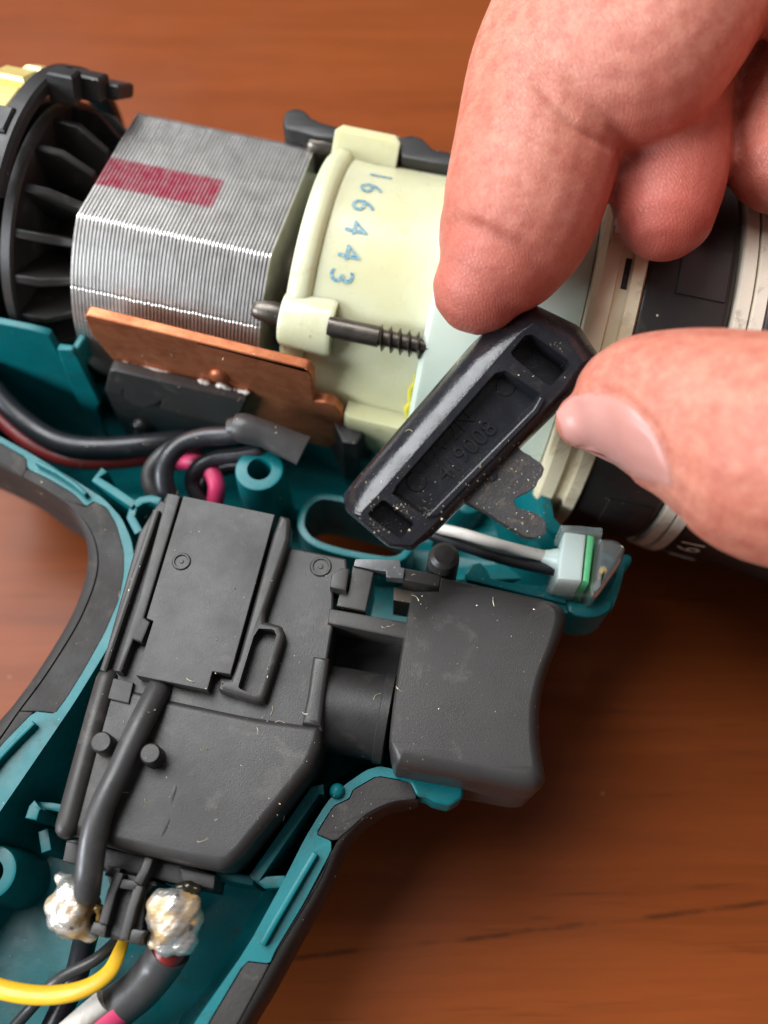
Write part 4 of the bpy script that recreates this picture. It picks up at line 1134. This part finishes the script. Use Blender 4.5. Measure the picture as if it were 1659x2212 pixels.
crease([(1620, 780), (1640, 880), (1640, 980)], .6, .25)
crease([(1240, 842), (1300, 842), (1362, 872), (1424, 945), (1452, 1050)], .5, .8)      # nail fold
for k in range(6): crease([(1330 + k * 16, 770 + k * 4), (1345 + k * 20, 800 + k * 8), (1372 + k * 24, 832 + k * 14)], .28, .08)
hv2 = hv + hn * disp[:, None]
hand_base = P(2400, 700, 40)
hd = thing('hand', 'bare hand pinching the black lever with index finger and thumb', 'hand', hand_base)
body = mk('skin', hv2, hf, SKIN, hd, 0)
body.data.polygons.foreach_set('use_smooth', [True] * len(body.data.polygons))
tips = [P(1034, 640, 36), P(1440, 470, 41), P(1270, 900, 34)]
rud = np.zeros(len(hv)); gr = np.zeros(len(hv))
for q, rr, k in zip(tips, (15, 18, 9), (.8, .95, .35)):
    dd = np.linalg.norm(hv - q, axis=1); rud = np.maximum(rud, k * np.exp(-(dd / rr) ** 2))
for q, rr in ((P(1010, 690, 33), 6.5), (P(1290, 770, 38), 4.0), (P(1235, 850, 35), 3.0), (P(1120, 470, 53), 4.0)):
    gr = np.maximum(gr, np.exp(-(np.linalg.norm(hv - q, axis=1) / rr) ** 2))
for nm, arr in (('ruddy', rud), ('grime', gr)):
    at = body.data.attributes.new(nm, 'FLOAT', 'POINT'); at.data.foreach_set('value', arr.astype(np.float32))
# nails laid on the surface
NAIL = pm('nail', (.52, .255, .215), (.46, .21, .175), rough=.36, vscale=70, sss=.3, sss_rad=(1, .5, .4), sss_scale=.0015, bstr=.06)
bvh = BVHTree.FromPolygons([Vector(p) for p in hv2], hf)
def nail(outline, lift, rows=14):
    """outline: upper and lower px curves from free edge to cuticle"""
    a, b = cr(outline[0], 5), cr(outline[1], 5)
    def res(p, n):
        L_ = np.r_[0, np.cumsum(np.linalg.norm(np.diff(p, axis=0), axis=1))]; s = np.linspace(0, L_[-1], n)
        return np.stack([np.interp(s, L_, p[:, k]) for k in (0, 1)], 1)
    nC = 22; a, b = res(a, nC), res(b, nC)
    top = []; ok = True
    for j in range(rows):
        t = j / (rows - 1)
        for i in range(nC):
            x, y = a[i] * (1 - t) + b[i] * t
            p, nn = surf(x, y)
            if p is None:
                x, y = a[i] * (1 - t * .9) + b[i] * t * .9; p, nn = surf(x, y)
            if p is None: p, nn = top[-1] if top else (P(x, y, 34), np.array([0, 0, 1.]))
            top.append((p, nn))
    v = []; 
    for j in range(rows):
        for i in range(nC):
            p, nn = top[j * nC + i]; s = math.sin(math.pi * min(1, max(0, j / (rows - 1)))) ** .4
            e = min(1.0, (nC - 1 - i) / 3.0)
            v.append(p + nn * (lift * (.15 + .85 * s) * (.25 + .75 * e)))
    k = len(v)
    for j in range(rows):
        for i in range(nC):
            p, nn = top[j * nC + i]; v.append(p - nn * .5)
    f = []
    for j in range(rows - 1):
        for i in range(nC - 1):
            q = [j * nC + i, j * nC + i + 1, (j + 1) * nC + i + 1, (j + 1) * nC + i]
            f.append(q); f.append([k + z for z in q][::-1])
    bd = [i for i in range(nC)] + [j * nC + nC - 1 for j in range(1, rows)] + [(rows - 1) * nC + i for i in range(nC - 2, -1, -1)] + [j * nC for j in range(rows - 2, 0, -1)]
    for i in range(len(bd)):
        x, y = bd[i], bd[(i + 1) % len(bd)]; f.append([x, y, k + y, k + x])
    return mk('nail', v, f, NAIL, hd, 60)
nail(([(1204, 888), (1240, 856), (1300, 850), (1362, 880), (1418, 944), (1446, 1010)], [(1206, 905), (1226, 960), (1280, 1000), (1350, 1024), (1410, 1040), (1450, 1052)]), .22)
nail(([(1316, 530), (1318, 500), (1322, 470)], [(1340, 520), (1336, 495), (1334, 470)]), .2, 6)

# ================================================================== loose metal dust
bpy.context.view_layer.update()
dg = bpy.context.evaluated_depsgraph_get()
zones = [((760, 1000, 1190, 1160), 200), ((300, 1080, 700, 1800), 150), ((860, 1260, 1190, 1660), 60), ((0, 960, 290, 1560), 110), ((190, 680, 740, 950), 90), ((800, 1088, 885, 1152), 150), ((900, 1060, 935, 1115), 60), ((1110, 740, 1220, 822), 60),
         ((700, 1200, 960, 1340), 50), ((640, 1740, 900, 2060), 50), ((1210, 1000, 1440, 1200), 30), ((990, 950, 1180, 1160), 160), ((700, 1700, 820, 1800), 25)]
g = G()
for (x0, y0, x1, y1), n in zones:
    for _ in range(n):
        x, y = random.uniform(x0, x1), random.uniform(y0, y1)
        d = ray(x, y); d = d / np.linalg.norm(d)
        hit, loc, nr, idx, ob, _m = S.ray_cast(dg, Vector(CAM * SC), Vector(d))
        if not hit or ob is None or ob.name.startswith(('table', 'skin', 'nail', 'clear', 'lens')): continue
        c = np.array(loc) / SC + np.array(nr) * .05
        r = random.choice((.07, .08, .1, .1, .14, .2)) * random.uniform(.7, 1.2)
        a = rng.normal(size=3); a /= np.linalg.norm(a); b = np.cross(a, rng.normal(size=3)); b /= np.linalg.norm(b); e = np.cross(a, b)
        k = random.uniform(.4, 1.5)
        g.add([c + a * r * k, c - a * r * k, c + b * r, c + e * r * .6], [[0, 2, 1], [0, 3, 2], [1, 2, 3], [0, 1, 3]])
for _ in range(46):                 # short fibres and swarf curls
    x, y = random.uniform(150, 1200), random.uniform(700, 2050)
    d = ray(x, y); d = d / np.linalg.norm(d)
    hit, loc, nr, idx, ob, _m = S.ray_cast(dg, Vector(CAM * SC), Vector(d))
    if not hit or ob is None or ob.name.startswith(('table', 'skin', 'nail', 'clear', 'lens', 'lead')): continue
    c = np.array(loc) / SC + np.array(nr) * .08
    t1 = np.cross(np.array(nr), rng.normal(size=3)); t1 /= np.linalg.norm(t1); t2 = np.cross(np.array(nr), t1)
    ln = random.uniform(.5, 1.6); bw = random.uniform(-.5, .5)
    v, f = tube_g(np.array([c + t1 * ln * (k / 5 - .5) + t2 * bw * ln * (k / 5 - .5) ** 2 * 2 + np.array(nr) * .1 * math.sin(k) for k in range(6)]), .045, 4, False)
    g.add(v, f)
dust = g.make('metal_dust', pm('pale_dust', (.45, .36, .20), (.75, .68, .50), rough=.35, metal=.35, vscale=900, bstr=0), None, 0)
dust['kind'] = 'stuff'; tag(dust, 'fine pale metal dust scattered over the drill parts', 'dust')
